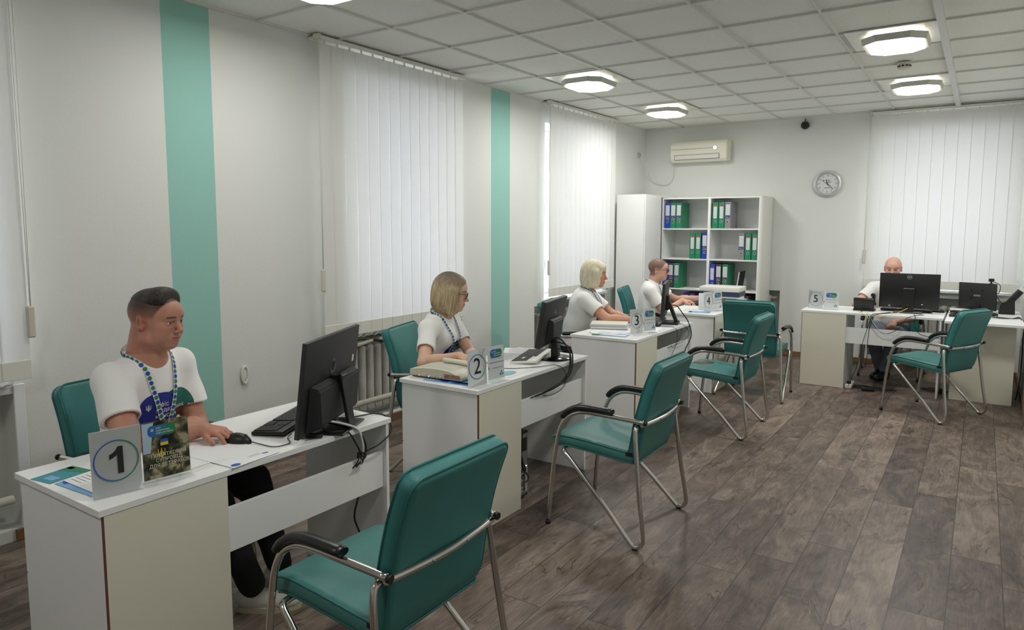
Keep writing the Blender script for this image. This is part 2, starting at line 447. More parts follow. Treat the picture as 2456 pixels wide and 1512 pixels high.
def tile_mat():
    m = mat('mineral_ceiling_tile', rgb(236, 236, 230), 0.9); nt = m.node_tree; L = nt.links; N = nt.nodes; b = N['Principled BSDF']
    tc = N.new('ShaderNodeTexCoord'); v = N.new('ShaderNodeTexNoise'); v.inputs['Scale'].default_value = 130; v.inputs['Detail'].default_value = 1.0
    L.new(tc.outputs['Object'], v.inputs['Vector'])
    mr = N.new('ShaderNodeMapRange'); mr.inputs[1].default_value = 0.27; mr.inputs[2].default_value = 0.33; mr.inputs[3].default_value = 0.62; mr.inputs[4].default_value = 1.0
    L.new(v.outputs['Fac'], mr.inputs[0])
    mx = N.new('ShaderNodeMix'); mx.data_type = 'RGBA'; mx.blend_type = 'MULTIPLY'; mx.inputs[0].default_value = 1; mx.inputs[6].default_value = rgb(236, 236, 230)
    L.new(mr.outputs[0], mx.inputs[7]); L.new(mx.outputs[2], b.inputs['Base Color'])
    bp = N.new('ShaderNodeBump'); bp.inputs['Strength'].default_value = 0.4; bp.inputs['Distance'].default_value = 0.003
    L.new(mr.outputs[0], bp.inputs['Height']); L.new(bp.outputs[0], b.inputs['Normal']); b.inputs['Specular IOR Level'].default_value = 0.2
    return m
M_tile = tile_mat(); M_grid = mat('grid_enamel', rgb(214, 214, 210), 0.45)
M_oak = mat('oak_baseboard', rgb(128, 98, 72), 0.5, vary=0.2, vscale=20, stretch=(1, .1, 1))
# ------------------------------------------------------------------ room
def wx(y): return -0.005+0.011*(y+1.5)        # the window wall runs very slightly off square
XR, YF, YB = 4.27, 4.87, -6.3
RECESS = 0.34

def wall_with_openings(name, y0, y1, openings, m, along='y'):
    """openings: (a, b, z0, z1, depth): through window if depth is None else blind niche; local: a along, d outward"""
    bm = new_bm(); bm2 = new_bm()
    cuts = sorted(set([y0, y1]+[o[0] for o in openings]+[o[1] for o in openings]))
    def put(b, a0, a1, d0, d1, z0, z1):
        if a1-a0 < 1e-4 or z1-z0 < 1e-4: return
        if along == 'y': vv = add_box(b, (-d1, a0, z0), (-d0, a1, z1)); [setattr(v.co, 'x', v.co.x+wx(v.co.y)) for v in vv]
        else: add_box(b, (a0, YF+d0, z0), (a1, YF+d1, z1))
    for a0, a1 in zip(cuts, cuts[1:]):
        ops = sorted([o for o in openings if o[0] <= a0+1e-6 and o[1] >= a1-1e-6], key=lambda o: o[2])
        z = 0.0
        for o in ops:
            put(bm, a0, a1, 0, 0.42, z, o[2]); z = o[3]
            if o[4] is not None: put(bm, a0, a1, o[4], 0.42, o[2], o[3])
        put(bm, a0, a1, 0, 0.42, z, H+0.15)
    return struct(name, bm, m)

WIN_L = [(-4.25, -2.72, .82, 2.62), (-0.52, 0.80, .80, 2.66), (2.285, 3.66, .80, 2.66)]
NICHES_L = [(-4.25, -2.66, .06, .745, .16), (-0.60, 0.88, .06, .735, .17), (2.10, 3.72, .06, .735, .17)]
wall_with_openings('wall_left', YB, YF+.42, [o+(None,) for o in WIN_L]+NICHES_L, M_wallL)
WIN_F = [(2.88, 4.14, .90, 2.62)]
NICHES_F = [(1.36, 1.865, .10, .795, .17), (2.86, 4.20, .10, .80, .17)]
wall_with_openings('wall_far', -0.5, XR+.3, [o+(None,) for o in WIN_F]+NICHES_F, M_wall, along='x')
bm = new_bm(); add_box(bm, (XR, YB, 0), (XR+.3, YF, H+.15)); struct('wall_right', bm, M_wall)
bm = new_bm(); add_box(bm, (-.6, YB-.3, 0), (XR+.3, YB, H+.15)); struct('wall_back', bm, M_wall)
bm = new_bm(); add_box(bm, (-.6, YB-.3, -.1), (XR+.3, YF+.45, 0)); struct('floor', bm, M_floor)
# ceiling: tiles above a T-bar grid
bm = new_bm(); add_box(bm, (-.6, YB-.3, H+.012), (XR+.3, YF+.42, H+.15)); ceil = struct('ceiling', bm, M_tile)
bm = new_bm()
xs = [0.6*k for k in range(0, 8)]; ys = [0.6*k for k in range(-10, 9)]
for x in xs:
    wd = 0.017 if abs(x-3.6) > .01 else 0.042
    add_box(bm, (x-wd/2, YB, H-.003 if wd < .03 else H-.03), (x+wd/2, YF, H+.02))
for y in ys: add_box(bm, (0, y-.0075, H-.002), (XR, y+.0075, H+.02))
add_box(bm, (-.02, YF-.022, H-.004), (XR, YF, H+.02))
add_box(bm, (XR-.022, YB, H-.004), (XR, YF, H+.02))
vv = add_box(bm, (-.02, YB, H-.004), (.022, YF, H+.02))
for v in vv: v.co.x += wx(v.co.y)
g = struct('ceiling_grid', bm, M_grid); g['kind'] = 'structure'
# baseboards
def base_run(name, segs, f):
    bm = new_bm()
    for s in segs: f(bm, *s)
    struct(name, bm, M_oak)
def bl(bm, a, b):
    vv = add_box(bm, (0, a, 0), (.014, b, .06), .003)
    for v in vv: v.co.x += wx(v.co.y)
base_run('baseboard_left', [(YB, -4.25), (-2.70, 4.87)], bl)
base_run('baseboard_far', [(0.08, XR)], lambda bm, a, b: add_box(bm, (a, YF-.014, 0), (b, YF, .06), .003))
base_run('baseboard_right', [(YB, YF-.015)], lambda bm, a, b: add_box(bm, (XR-.014, a, 0), (XR, b, .06), .003))

# windows with frames, panes, sills
M_frame = mat('white_window_frame', rgb(232, 234, 236), 0.35)
def window_left(n, a, b, z0, z1, sill_z):
    def sh(vv):
        for v in vv: v.co.x += wx(v.co.y)
    bm = new_bm(); X0, X1 = -.40, -.34
    for (p, q) in (((X0, a, z0), (X1, a+.07, z1)), ((X0, b-.07, z0), (X1, b, z1)), ((X0, a+.07, z0), (X1, b-.07, z0+.07)), ((X0, a+.07, z1-.07), (X1, b-.07, z1)),
                   ((X0, a+.07, 2.10), (X1, b-.07, 2.20)), ((X0, (a+b)/2-.05, z0+.07), (X1, (a+b)/2+.05, 2.10))):
        sh(add_box(bm, p, q, .006))
    fr = struct('window_%d' % n, bm, M_frame)
    bm = new_bm(); sh(add_box(bm, (-.375, a+.06, z0+.06), (-.369, b-.06, z1-.06))); struct('pane', bm, M_glass, fr)
    bm = new_bm(); sh(add_box(bm, (-.34, a-.04, sill_z-.035), (.05, b+.04, sill_z), .006)); struct('window_sill', bm, M_frame, fr)
    if n != 1: return
    bm = new_bm()                                # painted trim round the radiator niche
    for (p, q) in (((0, a-.10, .04), (.012, a-.05, sill_z-.04)), ((0, b+.05, .04), (.012, b+.10, sill_z-.04))):
        sh(add_box(bm, p, q, .003))
    struct('niche_trim', bm, M_frame, fr)
window_left(1, *WIN_L[0], .83); window_left(2, *WIN_L[1], .795); window_left(3, *WIN_L[2], .795)
a, b, z0, z1 = WIN_F[0]
bm = new_bm()
for (p, q) in (((a, z0), (a+.07, z1)), ((b-.07, z0), (b, z1)), ((a+.07, z0), (b-.07, z0+.07)), ((a+.07, z1-.07), (b-.07, z1)), ((a+.07, 2.1), (b-.07, 2.2)), (((a+b)/2-.05, z0+.07), ((a+b)/2+.05, 2.1))):
    add_box(bm, (p[0], YF+.34, p[1]), (q[0], YF+.40, q[1]), .006)
fr = struct('window_4', bm, M_frame)
bm = new_bm(); add_box(bm, (a+.06, YF+.369, z0+.06), (b-.06, YF+.375, z1-.06)); struct('pane', bm, M_glass, fr)
bm = new_bm(); add_box(bm, (a-.04, YF-.06, z0-.04), (b+.04, YF+.34, z0-.005), .006); struct('window_sill', bm, M_frame, fr)

# outside: wrought grille and trees behind the third window
bm = new_bm()
gx = -.342
for y in [2.10+.13*k for k in range(13)]:
    add_tube(bm, [(gx, y, .7), (gx, y, 2.75)], .006, 6)
    for z in (1.1, 1.75):
        pts = [(gx, y+.065+(.055-.012*t/2)*cos(t*1.1)*(1-t*.1), z+(.16*(1-t*.11))*sin(t*1.1)) for t in [i*.5 for i in range(14)]]
        add_tube(bm, cr(pts, 3), .006, 6)
for z in (.75, 1.42, 2.08, 2.7): add_tube(bm, [(gx, 1.98, z), (gx, 3.84, z)], .007, 6)
tag(obj('window_grille', bm, mat('pale_wrought_iron', rgb(176, 184, 184), 0.5)), 'curled iron grille outside the third window, seen past the blind', 'window grille')
M_leaf = mat('tree_leaves', rgb(92, 120, 70), 0.7, vary=0.4, vscale=3); M_bark = mat('tree_bark', rgb(90, 80, 70), 0.8, vary=.2)
tr = thing('leafy_tree', 'leafy green tree outside, seen in the gap beside the third window blind', 'tree', (-6.0, 8.2, 0))
bm = new_bm(); add_tube(bm, [(0, 0, 0), (.05, 0, 1.5), (0, .1, 3.2)], [.16, .12, .08], 8); obj('trunk', bm, M_bark, tr)
bm = new_bm(); rr = random.Random(3)
for i in range(900):
    a_, b_, r_ = rr.uniform(0, 2*pi), rr.uniform(-1, 1), rr.uniform(.3, 1.0)**.5
    c = Vector((1.7*r_*cos(a_)*sqrt(1-b_*b_), 1.7*r_*sin(a_)*sqrt(1-b_*b_), 3.9+1.7*r_*b_)); s = rr.uniform(.08, .17)
    Mx = T(*c) @ RZ(rr.uniform(0, 360)) @ RX(rr.uniform(0, 360))
    poly_bm(bm, [(-s, 0), (0, -s*.45), (s, 0), (0, s*.45)], Mx)
obj('foliage', bm, M_leaf, tr)

# ------------------------------------------------------------------ radiators
def radiator(name, label, pos, along, n, z0=.12, z1=.66):
    t = thing(name, label, 'radiator', pos, 0 if along == 'y' else -pi/2)
    pitch = .085
    for i in range(n):
        y = (i-(n-1)/2)*pitch; bm = new_bm()
        prof = rrect(.10, .052, .02, 3)
        add_prism(bm, [(x, y+q) for x, q in prof], z0+.02, z1-.03, smooth=True)
        add_ell(bm, (0, y, z1-.035), (.052, .04, .035)); add_ell(bm, (0, y, z0+.03), (.052, .04, .035))
        obj('section', bm, M_radiator, t, 'auto')
    bm = new_bm(); L_ = n*pitch/2
    add_tube(bm, [(0, -L_-.18, z0+.03), (0, L_+.1, z0+.03)], .017, 10); add_tube(bm, [(0, -L_-.06, z1-.04), (0, L_+.06, z1-.04)], .017, 10)
    obj('pipe', bm, M_radiator, t); return t
radiator('radiator', 'cast radiator under the blind between desks 1 and 2', (wx(0)-.085, .13, 0), 'y', 15)
radiator('radiator', 'cast radiator half hidden behind the woman at desk 3', (wx(3)-.085, 2.95, 0), 'y', 15)
radiator('radiator', 'cast radiator in the dark niche beside the end of desk 1', (wx(-3.4)-.08, -3.45, 0), 'y', 14)
radiator('radiator', 'radiator under the window behind desk 5', (3.50, YF+.09, 0), 'x', 13, .16, .72)
radiator('radiator', 'radiator end in the low niche beside the binder shelves', (1.55, YF+.085, 0), 'x', 5, .14, .74)
# heating pipes running low along the window wall
def low_pipe(y0, y1, label):
    bm = new_bm(); z = .235
    add_tube(bm, [(wx(y0)+.06-wx(0), y0, z), (wx(y1)+.06-wx(0), y1, z)], .022, 12)
    for y in (y0+.1, (y0+y1)/2, y1-.1): add_box(bm, (wx(y)-wx(0), y-.01, z-.04), (wx(y)-wx(0)+.045, y+.01, z-.02))
    o = obj('heating_pipe', bm, M_offwhite); o.location = (wx(0), 0, 0); tag(o, label, 'pipe')
low_pipe(-.55, 1.15, 'white heating pipe along the wall by the second chair from the front')
low_pipe(-4.3, -2.72, 'white heating pipe low on the wall left of desk 1')
# scraps lying on the radiator: rag, adapter
bm = new_bm(); add_box(bm, (-.045, -.10, -.012), (.045, .10, .012), .006, RZ(8) @ RX(4)); o = obj('foam_offcut', bm, M_offwhite, None); o.location = (wx(0)-.03, -.33, .682); tag(o, 'pale foam strip lying on the radiator behind desk 1', 'strip')
bm = new_bm(); add_box(bm, (-.045, -.13, -.012), (.045, .13, .012), .006, RZ(-6) @ RX(-3)); o = obj('foam_offcut', bm, M_offwhite, None); o.location = (wx(0)-.03, -.03, .684); tag(o, 'second pale strip on the radiator, nearer the black adapter', 'strip')
bm = new_bm(); add_box(bm, (-.035, -.07, -.02), (.035, .07, .02), .008, RZ(15)); o = obj('power_adapter', bm, M_black, None); o.location = (wx(0)-.03, .02, .72); tag(o, 'black power adapter lying on top of the radiator', 'adapter')
cable('adapter_cable', [(wx(0)-.02, .07, .72), (0.03, .16, .69), (.03, .10, .63), (.02, .0, .60), (.03, -.12, .67), (.0, -.3, .70), (0, -.45, .71)], .004, M_cable, 'thin black lead trailing over the radiator')
cable('radiator_hose', [(0.0, -.05, .715), (.02, .12, .70), (.02, .35, .71), (.0, .6, .70)], .006, M_wcable, 'pale cable running along the radiator top')

# ------------------------------------------------------------------ vertical blinds
def blind(label, ya, yb, zt, zb, n, axis='y', d=.085, cordside=0, cordz=None, box=None):
    """local frame: x towards the room, y along the wall"""
    if axis == 'y': t = thing('vertical_blind', label, 'blind', (wx((ya+yb)/2), (ya+yb)/2, 0), -math.atan(.011))
    else: t = thing('vertical_blind', label, 'blind', ((ya+yb)/2, YF, 0), -pi/2)
    Lh = (yb-ya)/2; pitch = 2*Lh/n
    bm = new_bm(); add_box(bm, (d-.02, -Lh-.03, zt), (d+.02, Lh+.03, zt+.028), .004); add_box(bm, (.003, -Lh-.02, zt+.004), (d-.02, Lh+.02, zt+.02), .002)
    obj('headrail', bm, M_wplastic, t)
    rr = random.Random(int(abs(ya)*100))
    for i in range(n):
        y = -Lh+pitch*(i+.5); wd = pitch*1.055; ang = 1.7 + rr.uniform(-.3, .3)
        Mx = T(d, y, 0) @ RZ(ang)
        bm = new_bm(); nz = 8; rows = []
        for j in range(nz+1):
            z = zb+.085+(zt-.02-zb-.085)*j/nz; row = []
            for q in (-1, -.5, 0, .5, 1):
                row.append(bm.verts.new(Mx @ Vector((0.0016*(1-q*q)+.0006*sin(j*1.3+i), q*wd/2, z))))
            rows.append(row)
        for A, B in zip(rows, rows[1:]):
            for q in range(4):
                f = bm.faces.new((A[q], A[q+1], B[q+1], B[q])); f.smooth = True
        v_ = obj('vane', bm, M_vane, t)
        bm = new_bm(); add_box(bm, (-.003, -wd/2, zb), (.0045, wd/2, zb+.092), .002, Mx); obj('weight', bm, M_weight, v_)
        bm = new_bm(); add_box(bm, (-.006, -.006, zt-.03), (.006, .006, zt+.002), .002, Mx); obj('carrier_hook', bm, M_wplastic, v_)
    bm = new_bm()
    for i in range(n-1):
        y0 = -Lh+pitch*(i+.5); pts = [(d+.01, y0+pitch*s_+.02, zb+.006-.034*sin(pi*s_)) for s_ in (0, .2, .4, .6, .8, 1)]
        add_tube(bm, pts, .0012, 5)
        pts = [(d-.012, y0+pitch*s_-.02, zb+.006-.034*sin(pi*s_)) for s_ in (0, .2, .4, .6, .8, 1)]
        add_tube(bm, pts, .0012, 5)
    obj('bottom_chain', bm, M_wplastic, t)
    if cordside:
        yc = cordside*(Lh+.012); bm = new_bm()
        for o_ in (-.008, .008):
            add_tube(bm, [(d+.01, yc+o_, zt), (d+.012, yc+o_*.8, (zt+cordz)/2), (d+.01, yc+o_*.2, cordz)], .0016, 5)
        obj('control_cord', bm, M_wplastic, t)
        bm = new_bm(); add_box(bm, (d-.004, yc-.017, cordz-.155), (d+.018, yc+.017, cordz), .006, None); obj('cord_weight', bm, M_offwhite, t)
        if cordside: 
            bm = new_bm(); add_box(bm, (d-.03, yc-.012, zt-.012), (d+.025, yc+.02, zt+.034), .004); obj('end_cap', bm, M_offwhite, t)
    return t
blind('white vertical blind over the window between desks 1 and 2', -.775, .80, 2.835, .775, 14, cordside=-1, cordz=1.27)
blind('white vertical blind behind the woman at desk 3', 2.245, 3.79, 2.838, .83, 14, cordside=-1, cordz=1.22)
blind('white vertical blind at the left edge, beyond desk 1', -4.3, -2.615, 2.835, .825, 14, cordside=1, cordz=1.18)
blind('white vertical blind on the far wall behind desk 5', 2.795, 4.20, 2.825, .90, 12, axis='x', cordside=-1, cordz=1.32)

# ------------------------------------------------------------------ ceiling lamps
M_lampglow = mat('lamp_diffuser', (1, 1, 1, 1), 0.4, emit=(1.0, 0.94, 0.82, 1), estr=6.0)
M_lampside = mat('lamp_upper_rim', rgb(230, 228, 220), 0.4, emit=(1.0, 0.92, 0.76, 1), estr=5.0)
M_bezel = mat('lamp_bezel', rgb(196, 197, 190), 0.4)
def octo(wx_, wy_, c): return [(wx_-c, -wy_), (wx_, -wy_+c), (wx_, wy_-c), (wx_-c, wy_), (-wx_+c, wy_), (-wx_, wy_-c), (-wx_, -wy_+c), (-wx_+c, -wy_)]
def frustum(bm, p0, z0, p1, z1, cap0=False, cap1=False):
    a = [bm.verts.new((x, y, z0)) for x, y in p0]; b = [bm.verts.new((x, y, z1)) for x, y in p1]; n = len(a)
    for k in range(n): bm.faces.new((a[k], a[(k+1) % n], b[(k+1) % n], b[k]))
    if cap0: bm.faces.new(a)
    if cap1: bm.faces.new(list(reversed(b)))
def lamp(x, y, label, power=24):
    t = thing('ceiling_lamp', label, 'ceiling lamp', (x, y, H), 0, 'square ceiling lamps')
    bm = new_bm(); add_box(bm, (-.285, -.285, -.004), (.285, .285, .002)); obj('mounting_panel', bm, mat('lamp_panel', rgb(226, 226, 222), 0.25), t)
    bm = new_bm(); frustum(bm, octo(.150, .185, .06), -.004, octo(.168, .205, .07), -.022, cap0=True); bmesh.ops.recalc_face_normals(bm, faces=bm.faces[:]); obj('upper_rim', bm, M_lampside, t)
    bm = new_bm(); frustum(bm, octo(.165, .20, .07), -.022, octo(.198, .242, .09), -.026); frustum(bm, octo(.198, .242, .09), -.026, octo(.188, .230, .088), -.068)
    bmesh.ops.recalc_face_normals(bm, faces=bm.faces[:])
    frustum(bm, octo(.188, .230, .088), -.068, octo(.172, .212, .082), -.064)
    obj('bezel', bm, M_bezel, t)
    bm = new_bm(); frustum(bm, octo(.172, .212, .082), -.064, octo(.164, .204, .08), -.076, cap1=True); bmesh.ops.recalc_face_normals(bm, faces=bm.faces[:]); obj('diffuser', bm, M_lampglow, t)
    area_lamp('lamp_light', (x, y, H-.088), .30, power, (1.0, .985, .955), .38)
    return t
lamp(.95, 1.52, 'lit ceiling lamp above the gap between desks 2 and 3', 16)
lamp(.95, 3.33, 'lit ceiling lamp nearest the air conditioner', 18)
lamp(3.325, 1.46, 'lit ceiling lamp nearer the camera than the smoke detector', 23)
lamp(3.325, 3.27, 'lit ceiling lamp between smoke detector and far blind', 19)
lamp(.93, -1.53, 'ceiling lamp corner cut off by the top edge of the photo', 13)
lamp(3.325, -2.3, 'added unseen ceiling lamp behind the photographer on the right side', 21)  # added out of view to brighten the near desks and chairs
lamp(1.9, -4.6, 'added unseen ceiling lamp at the back of the room behind the photographer', 14)  # another unseen lamp, added to lift the near end of the room
# smoke detector
t = thing('smoke_detector', 'round white smoke detector on the ceiling between two lamps', 'smoke detector', (3.30, 2.36, H))
bm = new_bm(); add_lathe(bm, [(0, 0), (.052, 0), (.054, -.012), (.045, -.016), (.045, -.02)], None, 28); obj('base', bm, M_offwhite, t, 'auto')
bm = new_bm(); add_lathe(bm, [(.043, -.014), (.044, -.03), (.05, -.036), (.044, -.046), (.02, -.052), (0, -.052)], None, 28); obj('sensor_head', bm, M_offwhite, t, 'auto')
bm = new_bm()
for k in range(10): add_box(bm, (.042, -.008, -.033), (.048, .008, -.022), 0, RZ(36*k+10))
obj('sensor_slots', bm, M_black, t)

# ------------------------------------------------------------------ far wall fittings
t = thing('air_conditioner', 'white split air conditioner high on the far wall', 'air conditioner', (.85, YF, 2.53))
bm = new_bm(); prof = [(0, -.125), (-.15, -.13), (-.195, -.10), (-.205, -.02), (-.20, .09), (-.17, .125), (0, .13)]
a_ = [bm.verts.new((-.36, y, z)) for y, z in prof]; b_ = [bm.verts.new((.365, y, z)) for y, z in prof]
bm.faces.new(a_); bm.faces.new(list(reversed(b_)))
for k in range(len(prof)): bm.faces.new((a_[k], b_[k], b_[(k+1) % len(prof)], a_[(k+1) % len(prof)]))
bmesh.ops.recalc_face_normals(bm, faces=bm.faces[:]); bmesh.ops.bevel(bm, geom=bm.edges[:], offset=.008, segments=2, affect='EDGES')
obj('body', bm, mat('cream_white_plastic', rgb(232, 229, 214), .4), t, 'auto')
bm = new_bm(); add_box(bm, (-.34, -.208, .028), (.25, -.198, .031)); obj('panel_seam', bm, M_inkgrey, t)
bm = new_bm(); add_box(bm, (-.30, -.209, -.098), (.27, -.198, -.045), .003, RX(0)); obj('air_flap', bm, M_wplastic, t)
bm = new_bm(); add_box(bm, (-.305, -.2065, -.103), (.275, -.198, -.040)); obj('flap_gap', bm, M_inkgrey, t)
bm = new_bm(); add_lathe(bm, [(0, 0), (.028, 0), (.03, .004), (.026, .008), (0, .008)], T(.22, -.203, .03) @ RX(90), 24); d_ = obj('display', bm, M_alu, t, 'auto')
bm = new_bm(); add_ell(bm, (.228, -.213, .034), (.004, .002, .004)); obj('red_light', bm, mat('red_led', (.6, .02, .02, 1), .4, emit=(1, .05, .03, 1), estr=3), d_)
t = thing('wall_socket', 'white socket high on the window wall by the corner', 'socket', (wx(4.62), 4.62, 2.52))
bm = new_bm(); add_box(bm, (0, -.04, -.04), (.012, .04, .04), .004); obj('plate', bm, M_offwhite, t)
bm = new_bm(); add_box(bm, (.011, -.022, -.03), (.035, .022, .022), .006); obj('plug', bm, mat('grey_plug', rgb(170, 168, 158), .5), t)
cable('air_conditioner_cable', [(wx(4.6)+.03, 4.62, 2.49), (.15, 4.68, 2.35), (.16, 4.82, 2.22), (.24, 4.845, 2.15), (.38, 4.85, 2.13), (.46, 4.85, 2.20), (.48, 4.84, 2.33), (.48, 4.80, 2.45)], .004, M_wcable, 'thin white cable hanging between wall socket and air conditioner')
t = thing('security_camera', 'small black dome camera under the ceiling on the far wall', 'camera', (2.077, YF, 2.774))
bm = new_bm(); add_lathe(bm, [(0, 0), (.045, 0), (.047, .03), (.04, .05), (.025, .065), (0, .07)], RX(90), 24); obj('dome', bm, M_black, t, 'auto')
bm = new_bm(); add_lathe(bm, [(0, .071), (.014, .071), (.016, .064)], RX(90), 16); add_lathe(bm, [(.024, .066), (.027, .068), (.03, .062)], RX(90), 20); obj('lens', bm, M_blackgloss, t, 'auto')
bm = new_bm(); add_tube(bm, [(0, -.02, .04), (0, -.01, .075)], .006, 6); obj('stem', bm, M_black, t)

# clock
t = thing('wall_clock', 'round silver-rimmed wall clock on the far wall', 'clock', (2.349, YF, 2.081))
Mc = RX(90)
bm = new_bm(); add_lathe(bm, [(.118, .012), (.122, .03), (.135, .042), (.150, .034), (.156, .016), (.156, 0), (0, 0)], Mc, 48); obj('rim', bm, M_alu, t, 'auto')
bm = new_bm(); add_lathe(bm, [(0, .014), (.123, .014)], Mc, 48); obj('dial', bm, mat('clock_dial', rgb(214, 216, 216), .5), t)
bm = new_bm()
Mf = T(0, -.0155, 0) @ RX(90)
for k in range(60):
    a = radians(6*k); l = .014 if k % 5 == 0 else .006; wd = .0017 if k % 5 == 0 else .0009
    Mt = Mf @ Matrix.Rotation(-a, 4, 'Z'); poly_bm(bm, [(-wd, .117-l), (wd, .117-l), (wd, .117), (-wd, .117)], Mt)
for k in range(1, 13):
    a = radians(30*k); text_bm(bm, str(k), .026, Mf @ T(.09*sin(a), .09*cos(a), 0))
obj('numerals', bm, mat('dial_print', rgb(60, 60, 62), .5), t)
bm = new_bm(); poly_bm(bm, [(-.042+.012*cos(q*pi/4), .036+.008*sin(q*pi/4)) for q in range(8)], Mf)
obj('dial_badge', bm, M_blue, t)
bm = new_bm()
for (x0, x1, y) in ((-.02, .03, .044), (-.012, .026, .038), (-.012, .045, .030), (-.04, .04, .016), (-.036, .038, .011)): poly_bm(bm, [(x0, y-.0016), (x1, y-.0016), (x1, y+.0016), (x0, y+.0016)], Mf)
text_bm(bm, '000000', .02, Mf @ T(.0, -.048, 0)); obj('dial_lettering', bm, M_inkgrey, t)
for nm, ang, l, wd, z in (('hour_hand', -(11.38*30), .052, .0035, .017), ('minute_hand', -(22.6*6), .09, .0028, .019)):
    bm = new_bm(); Mh = T(0, -z, 0) @ RX(90) @ RZ(ang)
    vv = add_box(bm, (-wd, -.02, 0), (wd, l, .0012), 0, Mh); obj(nm, bm, M_ink, t)
bm = new_bm(); add_lathe(bm, [(0, .023), (.006, .023), (.006, .015)], Mc, 16); obj('hub', bm, M_ink, t, 'auto')
# oval cleat on the left wall
bm = new_bm(); add_tube(bm, [Vector((0.014, .0+.022*cos(q), .055*sin(q))) for q in [2*pi*i/20 for i in range(20)]], .009, 8, closed=True); add_ell(bm, (.008, 0, 0), (.01, .016, .045))
o = obj('cord_cleat', bm, M_wplastic, None, 'auto'); o.location = (wx(-1.4), -1.38, .615); tag(o, 'small white oval cleat on the wall above desk 1', 'cleat')
# ------------------------------------------------------------------ desks
def desk(label, x0, x1, y0, y1, ped='lo', facing='x', pedw=.40, legs=True, front_inset=.012, pos=None, rz=0, ov=0):
    """visitor side = +x; pedestal at the low-y end, end panel at the high-y end"""
    t = thing('office_desk', label, 'desk', (x0 if pos is None else pos[0], y0 if pos is None else pos[1], 0), rz, 'white office desks with a pedestal')
    D, Lg = x1-x0, y1-y0; z = .728
    bm = new_bm(); add_box(bm, (0, 0, z), (D, Lg, .750), .0015); obj('tabletop', bm, M_white, t)
    p0 = .012+ov; p1 = p0+pedw
    bm = new_bm(); add_box(bm, (.02, p0, 0), (D-.004, p0+.016, z)); add_box(bm, (.02, p1-.016, 0), (D-.004, p1, z))
    add_box(bm, (.03, p0+.016, .05), (D-.03, p1-.016, .066)); s = obj('pedestal_sides', bm, M_white, t)
    bm = new_bm(); add_box(bm, (D-.011, p0+.003, .002), (D-.003, p1, z-.001)); obj('front_panel', bm, M_cream, t)
    bm = new_bm(); add_box(bm, (D-.0105, p0-.0008, .001), (D-.0025, p0+.0035, z-.0005)); obj('edge_band', bm, M_brownedge, t)
    bm = new_bm(); add_box(bm, (.004, p0+.003, .40), (.02, p1-.003, z-.003), .002); dr = obj('door', bm, M_white, t)
    bm = new_bm(); add_tube(bm, fillet([(.004, (p0+p1)/2-.05, .66), (-.02, (p0+p1)/2-.05, .66), (-.02, (p0+p1)/2+.05, .66), (.004, (p0+p1)/2+.05, .66)], .01), .004, 6); obj('door_handle', bm, M_alu, dr)
    bm = new_bm(); add_box(bm, (.004, p0+.003, .07), (.02, p1-.003, .395), .002); obj('lower_door', bm, M_white, t)
    bm = new_bm(); add_box(bm, (D-.040, p1, .448), (D-.024, Lg-.03, .605), .001); obj('modesty_panel', bm, M_white, t)
    bm = new_bm(); add_box(bm, (.03, Lg-.028, 0), (D-.004, Lg-.012, z), .001); obj('end_panel', bm, M_white, t)
    return t
DESK1 = desk('white desk in front, with the number 1 sign', 1.272, 1.833, -3.149, -1.943, pedw=.405)
DESK2 = desk('white desk with the number 2 sign, a computer tower beneath', 1.318, 1.848, -1.340, -.155, pedw=.395)
DESK3 = desk('white desk with the number 3 sign and folders on it', 1.310, 1.856, .575, 1.765, pedw=.395)
DESK4 = desk('white desk with the number 4 sign and a printer on its far end', 1.320, 1.856, 2.372, 3.565, pedw=.395)
# desk 5 faces the camera: turned by -90 degrees (its +x becomes -y)
DESK5 = desk('white desk with the number 5 sign by the far wall', 0, .60, 0, 1.215, pedw=.405, pos=(2.425, 3.915), rz=-pi/2)
DESK5.location = (2.425, 3.915, 0)
# local x -> world -y, local y -> world +x
d6 = thing('office_desk', 'white desk in the right corner carrying the second monitor and radio', 'desk', (3.655, 3.135, 0), 0, None)
bm = new_bm(); add_box(bm, (0, 0, .728), (.575, 1.22, .750), .0015); obj('tabletop', bm, M_white, d6)
bm = new_bm(); add_box(bm, (.06, .265, .001), (.53, .283, .728)); obj('front_panel', bm, M_cream, d6)
bm = new_bm(); add_box(bm, (.06, .283, 0), (.076, .70, .728)); add_box(bm, (.514, .283, 0), (.53, .70, .728)); obj('pedestal_sides', bm, M_white, d6)
bm = new_bm(); add_box(bm, (.03, 1.18, 0), (.55, 1.197, .728)); obj('end_panel', bm, M_greylam, d6)

